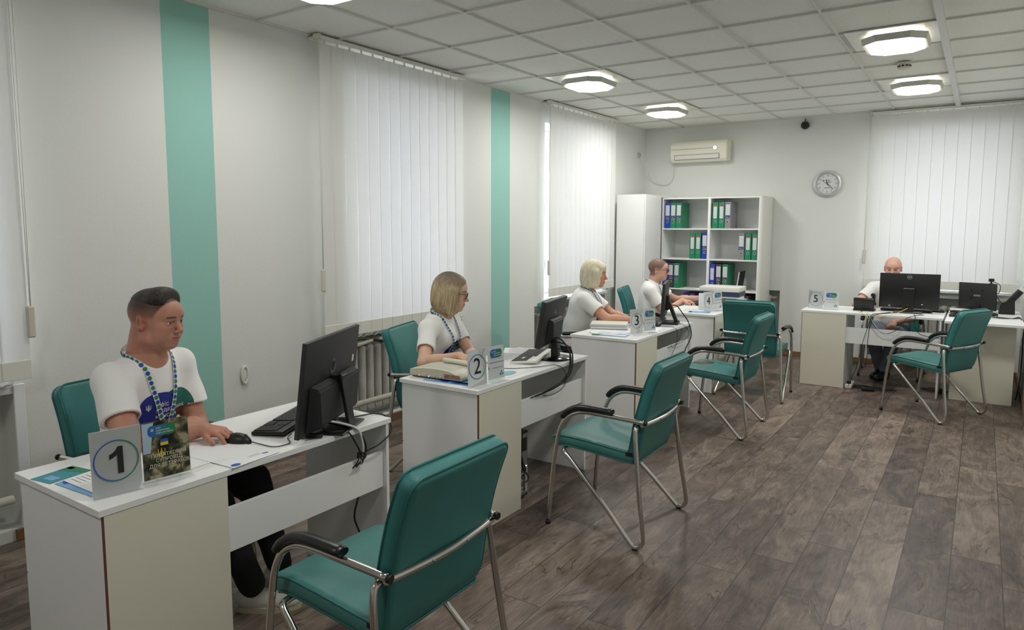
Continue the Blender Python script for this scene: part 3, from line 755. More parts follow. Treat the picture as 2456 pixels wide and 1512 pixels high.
# ------------------------------------------------------------------ visitor / staff chairs
def pillow(bm, cl, hw, th, rc=.05, nu=26, nv=18, mi=0, seam=None, sag=.0):
    """upholstered pad: cl(s)->(point, up normal) centreline in the x(fwd)/z plane, s in 0..1; hw half width; th thickness; rounded corners"""
    L_ = sum((cl((i+1)/20)[0]-cl(i/20)[0]).length for i in range(20))
    def edge_w(s):                                   # half width at s with rounded corners
        d = min(s, 1-s)*L_
        if d < rc: return hw-rc+sqrt(max(0, rc*rc-(rc-d)**2))
        return hw
    top, bot = [], []
    for i in range(nu+1):
        s = .5-.5*cos(pi*i/nu) if True else i/nu
        p, n = cl(s); wv = edge_w(s); rt_, rb_ = [], []
        de = min(s, 1-s)*L_
        for j in range(nv+1):
            q = -cos(pi*j/nv); y = q*wv
            dist = min(de, wv-abs(y))
            k = min(1.0, max(0.0, dist)/.013); prof = sqrt(max(0, 1-(1-k)**2))
            crown = 1+.05*(1-q*q)
            t_ = th/2*prof*crown
            if seam is not None: t_ *= 1-.16*math.exp(-((s-seam)*L_/.008)**2)
            rt_.append(bm.verts.new(p+n*t_+Vector((0, y, 0)))); rb_.append(bm.verts.new(p-n*t_+Vector((0, y, 0))))
        top.append(rt_); bot.append(rb_)
    for i in range(nu):
        for j in range(nv):
            for G, fl in ((top, 0), (bot, 1)):
                q = [G[i][j], G[i+1][j], G[i+1][j+1], G[i][j+1]]
                if fl: q.reverse()
                try: f = bm.faces.new(q); f.material_index = mi; f.smooth = True
                except ValueError: pass
    bmesh.ops.remove_doubles(bm, verts=bm.verts[:], dist=.0004)
    bmesh.ops.recalc_face_normals(bm, faces=bm.faces[:])
    out = []
    N = 22
    for sg in (1, -1):
        o_ = []
        for i in range(N+1): s = .5-.5*cos(pi*i/N); p, n = cl(s); o_.append(p+n*(sg*th*.40)+Vector((0, edge_w(s)-.004, 0)))
        for i in range(N+1): s = .5+.5*cos(pi*i/N); p, n = cl(s); o_.append(p+n*(sg*th*.40)+Vector((0, -edge_w(s)+.004, 0)))
        out.append(o_)
    return out

def spline_cl(pts):
    P = cr([Vector((x, 0, z)) for x, z in pts], 8); L_ = [0]
    for a, b in zip(P, P[1:]): L_.append(L_[-1]+(b-a).length)
    def f(s):
        d = s*L_[-1]
        for i in range(len(P)-1):
            if L_[i+1] >= d-1e-9:
                k = (d-L_[i])/max(1e-9, L_[i+1]-L_[i]); p = P[i].lerp(P[i+1], k); t = (P[i+1]-P[i]).normalized(); break
        return p, Vector((-t.z, 0, t.x))
    return f

def make_chair(label, loc, rz, group):
    """front of the chair = +x in its own frame"""
    t = thing('armchair', label, 'chair', loc, rz, group)
    seat = spline_cl([(-.215, .425), (-.12, .430), (.05, .445), (.20, .452), (.265, .432)])
    back = spline_cl([(-.175, .405), (-.20, .47), (-.222, .60), (-.262, .76), (-.315, .905)])
    bm = new_bm(); e = pillow(bm, seat, .232, .062, .03, seam=.50); obj('seat', bm, M_teal, t)
    bm = new_bm()
    for q in e: add_tube(bm, q, .0040, 6, closed=True)
    obj('seat_piping', bm, M_tealpipe, t)
    bm = new_bm(); e = pillow(bm, back, .232, .060, .045, seam=.60); obj('backrest', bm, M_tealback, t)
    bm = new_bm()
    for q in e: add_tube(bm, q, .0040, 6, closed=True)
    obj('backrest_piping', bm, M_tealpipe, t)
    R = .0118
    for s in (-1, 1):
        bm = new_bm()                                  # front leg rising into the arm
        p = fillet([(.268, s*.272, .012), (.205, s*.270, .615), (.12, s*.268, .640), (-.262, s*.252, .622)], [.02, .02], 2)
        p = [(.258, s*.272, .012), (.232, s*.271, .30), (.212, s*.270, .44), (.195, s*.270, .52), (.16, s*.269, .585), (.105, s*.268, .622), (.04, s*.266, .634), (-.1, s*.259, .630), (-.262, s*.252, .622)]
        add_tube(bm, cr(p, 5), R, 10); l = obj('front_leg', bm, M_chrome, t)
        bm = new_bm(); add_lathe(bm, [(0, -.0), (.0135, 0), (.0135, .02), (0, .02)], T(.259, s*.272, 0), 12); obj('foot_cap', bm, M_black, l)
        bm = new_bm(); add_tube(bm, [(-.262, s*.252, .622), (-.275, s*.251, .621)], .0128, 10); obj('end_cap', bm, M_black, l)
        bm = new_bm()                                  # rear leg: down, round, and diagonally back up under the seat
        p = [(-.222, s*.236, .596), (-.222, s*.262, .590), (-.226, s*.272, .54), (-.262, s*.292, .25), (-.288, s*.305, .075), (-.280, s*.306, .03), (-.250, s*.306, .0125), (-.222, s*.305, .03), (-.10, s*.292, .155), (.13, s*.268, .372), (.172, s*.262, .408), (.182, s*.235, .414), (.182, s*.2, .414)]
        p = [p[0]]+fillet(p[0:4], .03, 4)[1:-1]+cr(p[3:9], 4)+cr(p[9:], 4)
        add_tube(bm, p, R, 10); l = obj('rear_leg', bm, M_chrome, t)
        bm = new_bm(); add_box(bm, (-.262, s*.306-.012, 0), (-.236, s*.306+.012, .013), .004); obj('foot_cap', bm, M_black, l)
        bm = new_bm()                                  # armrest
        path = cr([(.176, s*.270, .588), (.150, s*.269, .618), (.10, s*.268, .645), (.03, s*.266, .654), (-.100, s*.260, .650)], 5)
        rings = []
        for i, q in enumerate(path):
            k = i/(len(path)-1); wd = .0245 if 0 < i < len(path)-1 else .020; hh = .0165 if 0 < i < len(path)-1 else .013
            tg = (path[min(i+1, len(path)-1)]-path[max(i-1, 0)]).normalized(); nn = Vector((-tg.z, 0, tg.x)).normalized()
            if nn.z < 0: nn = -nn
            rings.append([bm.verts.new(q+nn*(.004+hh*sin(a)*(1.0 if sin(a) > 0 else .9))+Vector((0, wd*cos(a)*(.9+.1*k), 0))) for a in [2*pi*m/12 for m in range(12)]])
        for A, B in zip(rings, rings[1:]):
            for m in range(12): bm.faces.new((A[m], A[(m+1) % 12], B[(m+1) % 12], B[m])).smooth = True
        bm.faces.new(rings[0]); bm.faces.new(list(reversed(rings[-1]))); bmesh.ops.recalc_face_normals(bm, faces=bm.faces[:])
        obj('armrest', bm, M_arm, t)
    bm = new_bm(); add_tube(bm, cr([(-.250, -.250, .608), (-.262, -.15, .606), (-.272, 0, .606), (-.262, .15, .606), (-.250, .250, .608)], 6), R, 10); br = obj('back_rail', bm, M_chrome, t)
    bm = new_bm()
    for s in (-1, 1): add_ell(bm, (-.281, s*.08, .606), (.003, .005, .005))
    obj('rail_screws', bm, M_steel, br)
    bm = new_bm(); add_tube(bm, [(.182, -.2, .414), (.182, .2, .414)], R, 10); obj('seat_rail', bm, M_chrome, t)
    bm = new_bm(); add_box(bm, (-.195, .228, .438), (-.160, .236, .456), .001); obj('care_tag', bm, M_ink, t)
    return t
CH = make_chair('teal visitor chair nearest the camera, in front of desk 1', (2.355, -2.53, 0), pi, 'teal visitor chairs')
dup(CH, (2.325, -.738, 0), radians(180.5), 'teal visitor chair facing the desk with the number 2', 'teal visitor chairs')
dup(CH, (2.248, 1.345, 0), radians(180), 'teal visitor chair with a phone lying on its seat', 'teal visitor chairs')
dup(CH, (2.185, 2.60, 0), radians(90), 'teal visitor chair seen from behind, beside desk 4', 'teal visitor chairs')
dup(CH, (3.600, 2.755, 0), radians(154.5), 'teal visitor chair angled towards desk 5', 'teal visitor chairs')
G2 = 'teal chairs of the office staff'
STAFF_YAW = {1: radians(9), 2: radians(18), 3: radians(18), 4: radians(14), 5: radians(-90)}
STAFF_POS = {1: (1.03, -2.53), 2: (.967, -.545), 3: (.955, 1.385), 4: (.91, 3.12), 5: (3.15, 4.33)}
lab = {1: 'teal chair under the man at desk 1', 2: 'teal chair under the woman at desk 2', 3: 'teal chair under the light-blonde woman at desk 3',
       4: 'teal chair under the bespectacled man at desk 4', 5: 'teal chair under the bald man at desk 5'}
for k in STAFF_POS: dup(CH, STAFF_POS[k]+(0,), STAFF_YAW[k], lab[k], G2)

# ------------------------------------------------------------------ monitors, keyboards, mice
def monitor(label, loc, rz, w_, h_, zb, tilt=4, stand='leg', bulge=None, logo=None, depth=.02, group='computer monitors on the desks', rear=M_dark):
    """screen faces -y, back faces +y, in the monitor's frame; zb = height of lower edge above the desk"""
    t = thing('computer_monitor', label, 'monitor', loc, rz, group)
    Mt = T(0, 0, zb) @ RX(-tilt)
    bm = new_bm(); add_box(bm, (-w_/2, -depth*.5, 0), (w_/2, depth*.5, h_), .004, Mt, seg=2); hs = obj('housing', bm, rear, t, 'auto')
    bm = new_bm(); add_box(bm, (-w_/2+.008, -depth*.5-.001, .016), (w_/2-.008, -depth*.5+.002, h_-.008), 0, Mt); obj('screen', bm, M_screen, t)
    if bulge:
        (bw, b0, b1, bd) = bulge; bm = new_bm(); y0 = depth*.5-.001
        a = [Mt @ Vector(p) for p in ((-bw/2, y0, b0), (bw/2, y0, b0), (bw/2, y0, b1), (-bw/2, y0, b1))]
        i_ = .03
        b = [Mt @ Vector(p) for p in ((-bw/2+i_, y0+bd, b0+i_), (bw/2-i_, y0+bd, b0+i_), (bw/2-i_*.4, y0+bd*.75, b1-.012), (-bw/2+i_*.4, y0+bd*.75, b1-.012))]
        A = [bm.verts.new(v) for v in a]; B = [bm.verts.new(v) for v in b]
        bm.faces.new(A); bm.faces.new(B)
        for k in range(4): bm.faces.new((A[k], A[(k+1) % 4], B[(k+1) % 4], B[k]))
        bmesh.ops.recalc_face_normals(bm, faces=bm.faces[:]); bmesh.ops.bevel(bm, geom=bm.edges[:], offset=.006, segments=2, affect='EDGES'); obj('rear_cover', bm, rear, t, 'auto')
    if stand == 'leg':                                    # flat plate and a slanting slab
        bm = new_bm(); add_box(bm, (-.12, -.06, 0), (.12, .125, .008), .003); obj('stand_base', bm, M_black, t)
        bm = new_bm(); add_box(bm, (-.03, -.006, 0), (.03, .008, .225), .002, T(0, .112, .004) @ RX(9)); obj('stand_leg', bm, M_black, t)
        bm = new_bm(); add_box(bm, (-.028, .035, .20), (.028, .09, .222), .003); obj('stand_hinge', bm, M_black, t)
    if stand == 'low':
        bm = new_bm(); add_box(bm, (-.10, -.10, 0), (.10, .07, .010), .004); obj('stand_base', bm, M_black, t)
        bm = new_bm(); add_box(bm, (-.03, .0, 0), (.03, .03, zb+.05), .004); obj('stand_neck', bm, M_black, t)
    if stand == 'disc':
        bm = new_bm(); add_lathe(bm, [(0, 0), (.105, 0), (.112, .004), (.10, .012), (.03, .02), (0, .022)], T(0, .04, 0), 36); obj('stand_base', bm, M_blackgloss, t, 'auto')
        bm = new_bm(); P0 = rrect(.07, .05, .015); P1 = rrect(.05, .03, .01)
        pa = [bm.verts.new((x, y+.05, .012)) for x, y in P0]; pb = [bm.verts.new((x, y+.035, zb+h_*.42)) for x, y in P1]
        for k in range(len(pa)): bm.faces.new((pa[k], pa[(k+1) % len(pa)], pb[(k+1) % len(pa)], pb[k]))
        bm.faces.new(pb); obj('stand_neck', bm, M_black, t, 'auto')
    if stand == 'foot':                                   # slanting arm on a rectangular foot
        bm = new_bm(); add_box(bm, (-.11, -.08, 0), (.11, .13, .014), .005); obj('stand_base', bm, M_black, t)
        bm = new_bm(); add_box(bm, (-.035, -.014, 0), (.035, .014, .22), .004, T(0, .11, .008) @ RX(22)); obj('stand_arm', bm, M_black, t)
        bm = new_bm(); add_box(bm, (-.05, .008, zb+h_*.2), (.05, .045, zb+h_*.62), .006); obj('mount_block', bm, M_black, t)
    if stand == 'column':
        bm = new_bm(); add_box(bm, (-.12, -.10, 0), (.12, .075, .012), .004); obj('stand_base', bm, M_black, t)
        bm = new_bm(); add_box(bm, (-.047, .022, 0), (.047, .048, zb+h_*.58), .004); obj('stand_column', bm, M_black, t)
        bm = new_bm(); add_lathe(bm, [(0, 0), (.020, 0), (.022, .002), (.020, .003)], T(0, .049, zb+.02) @ RX(-90), 24); obj('cable_hole', bm, M_blackgloss, t)
    if logo == 'ring':
        Ml = Mt @ T(0, depth*.5+.0008, h_*.9) @ RZ(180) @ RX(90)
        bm = new_bm(); ring_bm(bm, .0185, .0205, Ml); text_bm(bm, 'DELL', .0165, Ml, bold=.0004); obj('logo', bm, M_alu, t)
    if logo == 'round':
        Ml = Mt @ T(0, depth*.5+.0008, h_*.64) @ RZ(180) @ RX(90)
        bm = new_bm(); add_lathe(bm, [(.0, 0), (.030, 0), (.031, .0004)], Ml, 32); ring_bm(bm, .0, .030, Ml)
        b = obj('round_badge', bm, M_steel, t)
        bm = new_bm(); ml2 = Ml @ T(0, 0, .0009)
        for q in range(4): add_box(bm, (-.002, -.018, 0), (.002, .018, .0004), 0, ml2 @ RZ(-14) @ T(-.012+.008*q, 0, 0))
        obj('badge_strokes', bm, M_ink, b)
        bm = new_bm(); poly_bm(bm, [(-.01, -.015), (.01, -.015), (.01, .015), (-.01, .015)], Mt @ T(-w_/2+.05, depth*.5+.0008, h_*.62) @ RZ(180) @ RX(90)); obj('sticker', bm, M_wplastic, t)
    if logo == 'square':
        Ml = Mt @ T(0, depth*.5+.0008, h_*.72) @ RZ(180) @ RX(90)
        bm = new_bm(); text_bm(bm, 'L', .035, Ml, bold=.001); obj('maker_mark', bm, M_alu, t)
    if logo == 'vents':
        bm = new_bm()
        for (x, z) in ((-.05, .72), (.05, .72), (-.05, .42), (.05, .42)):
            vv = add_box(bm, (x-.008, depth*.5, h_*z-.004), (x+.008, depth*.5+.0012, h_*z+.004), 0, Mt)
        obj('mount_holes', bm, M_blackgloss, t)
        bm = new_bm(); Ml = Mt @ T(0, depth*.5+.0008, h_*.56) @ RZ(180) @ RX(90); poly_bm(bm, [(-.03, -.014), (.03, -.014), (.03, .002), (-.03, .002)], Ml); obj('sticker', bm, M_inkgrey, t)
    return t
DZ = .7505
MON1 = monitor('black all-in-one monitor on desk 1, seen from behind', (1.705, -2.195, DZ), radians(-64.5), .535, .370, .022, 7, 'leg', (.44, .005, .195, .055), 'round', .02)
MON2 = monitor('black monitor on a round foot, on desk 2', (1.68, -.375, DZ), radians(-76), .47, .285, .095, 9, 'disc', (.25, .02, .17, .04), 'square', .03)
MON3 = monitor('slim black monitor on desk 3 with a slanting stand', (1.665, 1.585, DZ), radians(-73), .50, .300, .055, 3, 'foot', None, 'square', .022)
MON5 = monitor('wide black monitor on desk 5 hiding the man behind it', (3.335, 3.625, DZ), pi, .505, .335, .045, 2, 'column', None, 'ring', .022, rear=M_black)
MON6 = monitor('smaller dark monitor with a webcam, in the right corner', (3.885, 4.13, DZ), radians(158), .33, .262, .020, 4, 'low', None, 'vents', .022)
# status light and stickers on the monitor of desk 5
bm = new_bm(); add_box(bm, (-.118, .010, .085), (-.110, .014, .089), 0); obj('green_light', bm, mat('green_led', (.05, .8, .1, 1), .4, emit=(.2, 1, .2, 1), estr=4), MON5)
bm = new_bm(); poly_bm(bm, [(-.009, -.009), (.009, -.009), (.009, .009), (-.009, .009)], T(.16, .0125, .063) @ RZ(180) @ RX(90)); obj('small_sticker', bm, M_inkgrey, MON5)

def keyboard(label, loc, rz, w_=.44, d_=.135, body=M_black, key=M_key, tilt=3, hh=.018):
    """keys rise away from the user; user side = -y"""
    t = thing('keyboard', label, 'keyboard', loc, rz, 'computer keyboards')
    Mt = T(0, 0, .012) @ RX(tilt)
    bm = new_bm(); add_box(bm, (-w_/2, -d_/2, -.008), (w_/2, d_/2, .008), .004, Mt, seg=2)
    obj('body', bm, body, t, 'auto')
    bm = new_bm()
    def keys(x0, n, y, kw=.0185, ww=None):
        x = x0
        for i in range(n):
            k_ = (ww[i] if ww else 1)*kw
            add_box(bm, (x+.001, y-.0085, .007), (x+k_-.001, y+.0085, .0125), .0016, Mt); x += k_+.0004
    X = -w_/2+.012
    for r_ in range(5):
        y = -d_/2+.016+r_*.0195
        if r_ == 0: keys(X, 8, y, ww=[1.25, 1.25, 1.25, 5.4, 1.25, 1.25, 1.25, 1.25])
        else: keys(X, 14, y, ww=[1.2]+[1]*12+[1.25])
        if r_ != 2: keys(X+.288, 3, y)
        keys(X+.352, 4 if w_ > .42 else 3, y, .0165)
    keys(X, 16, -d_/2+.016+5*.0195+.004, .0165)
    obj('keys', bm, key, t); return t
def place_kb(p_near, direction, label, **k):
    """p_near: end of the keyboard nearest the camera; direction: unit vector along its length"""
    d = Vector(direction).normalized(); w_ = k.get('w_', .44); c = Vector(p_near)+d*(w_/2)
    ang = math.atan2(d.y, d.x)
    return keyboard(label, (c.x, c.y, DZ), ang, **k)
# user sits on the left of the travel direction's left side: keyboards turned so that -y (user side) faces the wall
place_kb((1.628, -2.420, 0), (-.43, .90, 0), 'black keyboard in front of the monitor on desk 1').rotation_euler.z += pi
place_kb((1.665, -.640, 0), (-.30, .95, 0), 'light grey keyboard with dark keys on desk 2', body=M_wplastic, tilt=5, d_=.165).rotation_euler.z += pi
place_kb((1.668, 1.335, 0), (-.27, .96, 0), 'black keyboard in front of the monitor on desk 3').rotation_euler.z += pi
place_kb((1.51, 3.05, 0), (-.12, .99, 0), 'black keyboard under the hands of the man at desk 4', w_=.40).rotation_euler.z += pi
keyboard('black keyboard lying behind the monitor stand of desk 5', (3.31, 3.76, DZ), pi)
keyboard('dark keyboard at the monitor in the right corner', (3.86, 3.86, DZ), radians(170), w_=.36)

def mouse(label, loc, rz):
    t = thing('computer_mouse', label, 'computer mouse', loc, rz, 'black computer mice')
    bm = new_bm(); vv = add_ell(bm, (0, 0, .004), (.058, .031, .033), seg=20, rings=14)
    for v in vv:
        if v.co.z < 0: v.co.z = 0
        v.co.y *= 1-.12*(v.co.x/.058)
    obj('shell', bm, M_black, t, 'auto')
    bm = new_bm(); add_lathe(bm, [(0, -.004), (.009, -.004), (.009, .004), (0, .004)], T(.032, 0, .026) @ RX(90), 14); obj('scroll_wheel', bm, M_dark, t); return t
mouse('black mouse under the right hand of the man at desk 1', (1.598, -2.528, DZ), radians(18))
mouse('black mouse under the hand of the woman at desk 3', (1.672, 1.335, DZ), radians(8))
mouse('black mouse under the hand of the man at desk 4', (1.425, 3.10, DZ), radians(12))
mouse('black mouse to the right of the monitor on desk 5', (3.575, 3.83, DZ), radians(170))
mouse('black mouse at the edge of the right corner desk', (3.705, 3.56, DZ), radians(80))

# cables of desk 1
M1 = MON1
cable('monitor_cable', [(1.70, -2.27, .79), (1.775, -2.26, .80), (1.815, -2.21, .785), (1.842, -2.15, .752), (1.850, -2.13, .70), (1.845, -2.125, .64), (1.835, -2.13, .60)], .0055, M_wcable, 'thick pale cable curving from the desk 1 monitor over the desk edge')
cable('monitor_cable', [(1.69, -2.24, .785), (1.76, -2.21, .775), (1.80, -2.19, .765), (1.838, -2.15, .75), (1.856, -2.12, .69), (1.846, -2.115, .63), (1.83, -2.15, .59)], .004, M_cable, 'black cable beside the pale one behind the desk 1 monitor')
cable('monitor_cable', [(1.70, -2.25, .78), (1.75, -2.25, .765), (1.80, -2.26, .758), (1.838, -2.20, .752), (1.848, -2.16, .69), (1.842, -2.13, .64)], .0035, M_cable, 'black cable looping below the desk 1 monitor')
bm = new_bm(); add_tube(bm, [(0, 0, 0), (.028, .03, -.012), (.055, .06, -.03)], .009, 8); o = obj('ferrite_core', bm, M_black); o.location = (1.765, -2.235, .80); tag(o, 'black ferrite lump on the cable behind the desk 1 monitor', 'cable filter')
bm = new_bm()
for k in range(3): add_tube(bm, cr([(-.008+.002*k, -.012, .012*k-.02), (.008, .012, .004*k-.01), (.014, -.008, .014*k-.022), (-.006, -.018, .006*k-.01)], 4, True), .0035, 6, closed=True)
add_tube(bm, cr([(0, -.01, 0), (.004, -.03, -.03), (-.01, -.045, -.055)], 4), .003, 6); add_tube(bm, cr([(0, 0, 0), (.002, .004, -.03), (-.008, .0, -.05)], 4), .003, 6)
o = obj('cable_knot', bm, M_cable); o.location = (1.842, -2.125, .645); tag(o, 'knotted black cables hanging over the front edge of desk 1', 'cable knot')
cable('power_cable', [(1.70, -2.10, .758), (1.72, -2.02, .757), (1.75, -1.95, .757), (1.80, -1.935, .745), (1.85, -1.96, .70), (1.86, -2.04, .665), (1.848, -2.11, .65)], .003, M_cable, 'thin black cable running to the back corner of desk 1 and round')
cable('power_cable', [(1.80, -2.11, .445), (1.795, -2.13, .36), (1.80, -2.10, .25), (1.79, -2.14, .12), (1.70, -2.2, .02), (1.6, -2.25, .006)], .004, M_cable, 'black cable dropping from the modesty panel of desk 1')
bm = new_bm()
for k in range(4): add_tube(bm, cr([(-.045, -.012+.004*k, .004+.003*k), (0, -.02+.003*k, .005+.004*k), (.045, -.008, .004+.003*k), (.04, .012, .006), (0, .016-.003*k, .005+.003*k), (-.045, .01, .005)], 5, True), .0032, 6, closed=True)
add_tube(bm, [(0, -.024, .008), (.003, 0, .022), (0, .024, .008)], .004, 6)
o = obj('coiled_cable', bm, M_cable); o.location = (1.775, -2.335, DZ); o.rotation_euler.z = radians(35); tag(o, 'small tied coil of black cable lying on desk 1', 'coiled cable')
cable('mouse_cable', [(1.655, -2.51, .758), (1.70, -2.50, .754), (1.765, -2.49, .754), (1.775, -2.43, .754), (1.72, -2.395, .756), (1.70, -2.36, .76)], .002, M_cable, 'thin mouse lead curving on the top of desk 1')
# desk 2
for k, (dx, lbl) in enumerate(((0, 'thickest'), (.02, 'middle'), (-.02, 'thinnest'))):
    cable('monitor_cable', [(1.73, -.42+dx, .89-.03*k), (1.79+.008*k, -.41+dx, .885-.03*k), (1.845+.006*k, -.405+dx, .82), (1.862, -.405+dx, .745-.01*k), (1.866, -.45+dx, .685-.01*k), (1.862, -.55+dx*2, .64), (1.845, -.67+dx*3, .615), (1.805, -.80+dx*3, .59), (1.79, -.84+dx*3, .56)], .0055-.0012*k, M_cable, 'black cable from the desk 2 monitor, %s of the three' % lbl)
cable('mouse_cable', [(1.60, -.85, .756), (1.70, -.78, .754), (1.79, -.66, .754), (1.845, -.55, .752), (1.872, -.49, .70), (1.868, -.50, .62), (1.85, -.60, .585), (1.815, -.69, .59)], .002, M_cable, 'thin black lead looping over the edge of desk 2')
for k in range(3):
    cable('tower_cable', [(1.79, -.93+.03*k, .46), (1.80, -.925+.035*k, .40), (1.80, -.90+.02*k, .33-.05*k), (1.815, -.87+.03*k, .25-.06*k), (1.805, -.88-.02*k, .17-.03*k), (1.775, -.93, .15-.02*k)], .004, M_cable, 'black cable plugged in the tower under desk 2, %s' % ('nearest the pedestal', 'second from the pedestal', 'farthest from the pedestal')[k])
# desk 3 and 4
cable('monitor_cable', [(1.715, 1.60, .905), (1.76, 1.63, .90), (1.80, 1.66, .84), (1.85, 1.68, .76), (1.885, 1.66, .65), (1.87, 1.58, .55), (1.86, 1.52, .45)], .0045, M_cable, 'thick black cable in an arc beside the desk 3 monitor')
cable('mouse_cable', [(1.715, 1.335, .758), (1.77, 1.36, .756), (1.84, 1.36, .754), (1.87, 1.37, .71), (1.86, 1.35, .60), (1.83, 1.25, .60), (1.80, 1.15, .60)], .002, M_cable, 'thin black lead hanging over the front of desk 3')
cable('keyboard_cable', [(1.70, 1.50, .758), (1.78, 1.52, .756), (1.85, 1.56, .752), (1.885, 1.60, .68), (1.87, 1.50, .62), (1.83, 1.30, .60), (1.80, 1.12, .59)], .002, M_cable, 'second thin lead swinging below the desk 3 monitor')
cable('network_cable', [(1.73, 1.62, .80), (1.80, 1.60, .76), (1.87, 1.45, .68), (1.875, 1.25, .55), (1.865, 1.16, .40), (1.86, 1.12, .30)], .0022, M_cable, 'thin cable falling straight down the front of desk 3')

# ------------------------------------------------------------------ computer tower under desk 2
t = thing('computer_tower', 'black computer tower on the floor under desk 2', 'computer', (1.58, -.855, 0))
bm = new_bm(); add_box(bm, (-.19, -.095, .012), (.20, .095, .40), .005); obj('case', bm, M_black, t)
bm = new_bm(); add_box(bm, (.199, -.085, .03), (.2035, .082, .388)); bp_ = obj('rear_plate', bm, M_steel, t)
bm = new_bm()
for r_ in (.018, .028, .038): ring_bm(bm, r_-.0022, r_, T(.2045, .035, .325) @ RY(90), 28)
for k in range(4): add_box(bm, (-.038, -.0012, 0), (.038, .0012, .001), 0, T(.2042, .035, .325) @ RY(90) @ RZ(45*k+20))
obj('fan_guard', bm, M_black, bp_)
bm = new_bm(); poly_bm(bm, [(-.04, -.04), (.04, -.04), (.04, .04), (-.04, .04)], T(.2038, .035, .325) @ RY(90)); obj('fan_opening', bm, M_ink, bp_)
bm = new_bm()
for k in range(6): add_box(bm, (.203, -.07, .05+.021*k), (.206, .04, .054+.021*k))
add_box(bm, (.203, .048, .045), (.214, .07, .20), .003); obj('slot_covers', bm, M_alu, bp_)
bm = new_bm(); add_box(bm, (.203, -.04, .23), (.215, -.015, .262), .002); obj('blue_port', bm, M_blue, bp_)
bm = new_bm(); add_box(bm, (.203, -.045, .285), (.211, -.015, .30), .002); obj('yellow_port', bm, M_yellow, bp_)
bm = new_bm()
for (x, y) in ((-.15, -.08), (.15, -.08), (-.15, .08), (.15, .08)): add_box(bm, (x-.015, y-.01, 0), (x+.015, y+.01, .013))
obj('feet', bm, M_black, t)

# ------------------------------------------------------------------ signs in acrylic stands
M_signA = gradient_mat('blue_green_ring', rgb(42, 84, 170), rgb(36, 124, 84), 1, -.035, .035)
def disp_text(bm, rows, M, size, mi=0, align='LEFT', x=0):
    for i, (s, y) in enumerate(rows): text_bm(bm, s, size, M @ T(x, y, 0), mi, align)
def badge(parent, w_, h_, M, s=1.0):
    """rounded blue-to-green badge with trident and three lines of text; M: plane, x right, y up; local x of the parent's plane maps to y"""
    bm = new_bm(); poly_bm(bm, rrect(w_, h_, h_*.42, 6), M)
    b = obj('office_badge', bm, M_badge, parent)
    bm = new_bm(); Mm = M @ T(0, 0, .0004); trident_bm(bm, h_*.34, Mm @ T(-w_*.34, h_*.12, 0))
    sz = h_*.21; disp_text(bm, [('Офіс', h_*.22), ('податкових', 0), ('консультантів', -h_*.22)], Mm, sz, x=-w_*.2)
    obj('badge_lettering', bm, M_paper, b)
M_badge = gradient_mat('badge_gradient', rgb(34, 84, 176), rgb(30, 120, 72), 1, .005, .10)
def people_mark(parent, c, s, M):
    bm = new_bm(); bm2 = new_bm()
    for (x, y) in ((0, 1.1), (-1, -.1), (1, -.1)):
        poly_bm(bm, [(c[0]+x*s+.42*s*cos(q*pi/6), c[1]+y*s+.42*s*sin(q*pi/6)) for q in range(12)], M)
        poly_bm(bm2, [(c[0]+x*s*.8-.16*s, c[1]+y*s-1.0*s), (c[0]+x*s*.8+.16*s, c[1]+y*s-1.0*s), (c[0]+x*s+.2*s, c[1]+y*s-.45*s), (c[0]+x*s-.2*s, c[1]+y*s-.45*s)], M)
    poly_bm(bm2, [(c[0]-.95*s, c[1]-.45*s), (c[0]+.95*s, c[1]-.45*s), (c[0]+.95*s, c[1]-.2*s), (c[0]-.95*s, c[1]-.2*s)], M)
    obj('people_mark', bm, M_blue, parent); obj('people_mark_bodies', bm2, M_teal2, parent)

def number_sign(num, p0, p1, hgt, label, ring_grad, bold=.0012, lean=3, sz=.105):
    """panel facing +x of its frame, running along +y from p0 to p1"""
    d = Vector((p1[0]-p0[0], p1[1]-p0[1])); w_ = d.length; rz = math.atan2(d.y, d.x)-pi/2
    t = thing('number_sign', label, 'desk sign', (p0[0], p0[1], DZ), rz, 'numbered desk signs')
    Ml = RY(-lean)
    bm = new_bm(); add_box(bm, (-.003, 0, .002), (-.001, w_, hgt), 0, Ml); obj('sign_panel', bm, M_paper, t)
    bm = new_bm(); add_box(bm, (-.001, 0, 0), (.001, w_, hgt+.001), 0, Ml); add_box(bm, (-.055, 0, 0), (.004, w_, .0025)); obj('acrylic_stand', bm, M_acrylic, t)
    Mf = Ml @ T(.0016, w_/2, hgt*.53) @ RY(90) @ RZ(90)
    R_ = min(w_, hgt)*.455
    bm = new_bm(); ring_bm(bm, R_-.0034 if ring_grad else R_-.0018, R_, Mf, 56)
    m_ = gradient_mat('ring_gradient', rgb(42, 84, 170), rgb(36, 124, 84), 1, w_*.25, w_*.75) if ring_grad else M_ink
    obj('number_ring', bm, m_, t)
    bm = new_bm()
    if num == '1':
        poly_bm(bm, [(.001, -.041), (.017, -.041), (.017, .042), (.003, .042), (-.003, .031), (-.012, .024), (-.021, .020), (-.021, .006), (-.012, .009), (.001, .017)], Mf @ T(.002, 0, .0002))
    else: text_bm(bm, num, sz, Mf @ T(0, 0, .0002), bold=bold)
    obj('number', bm, M_ink, t)
    return t
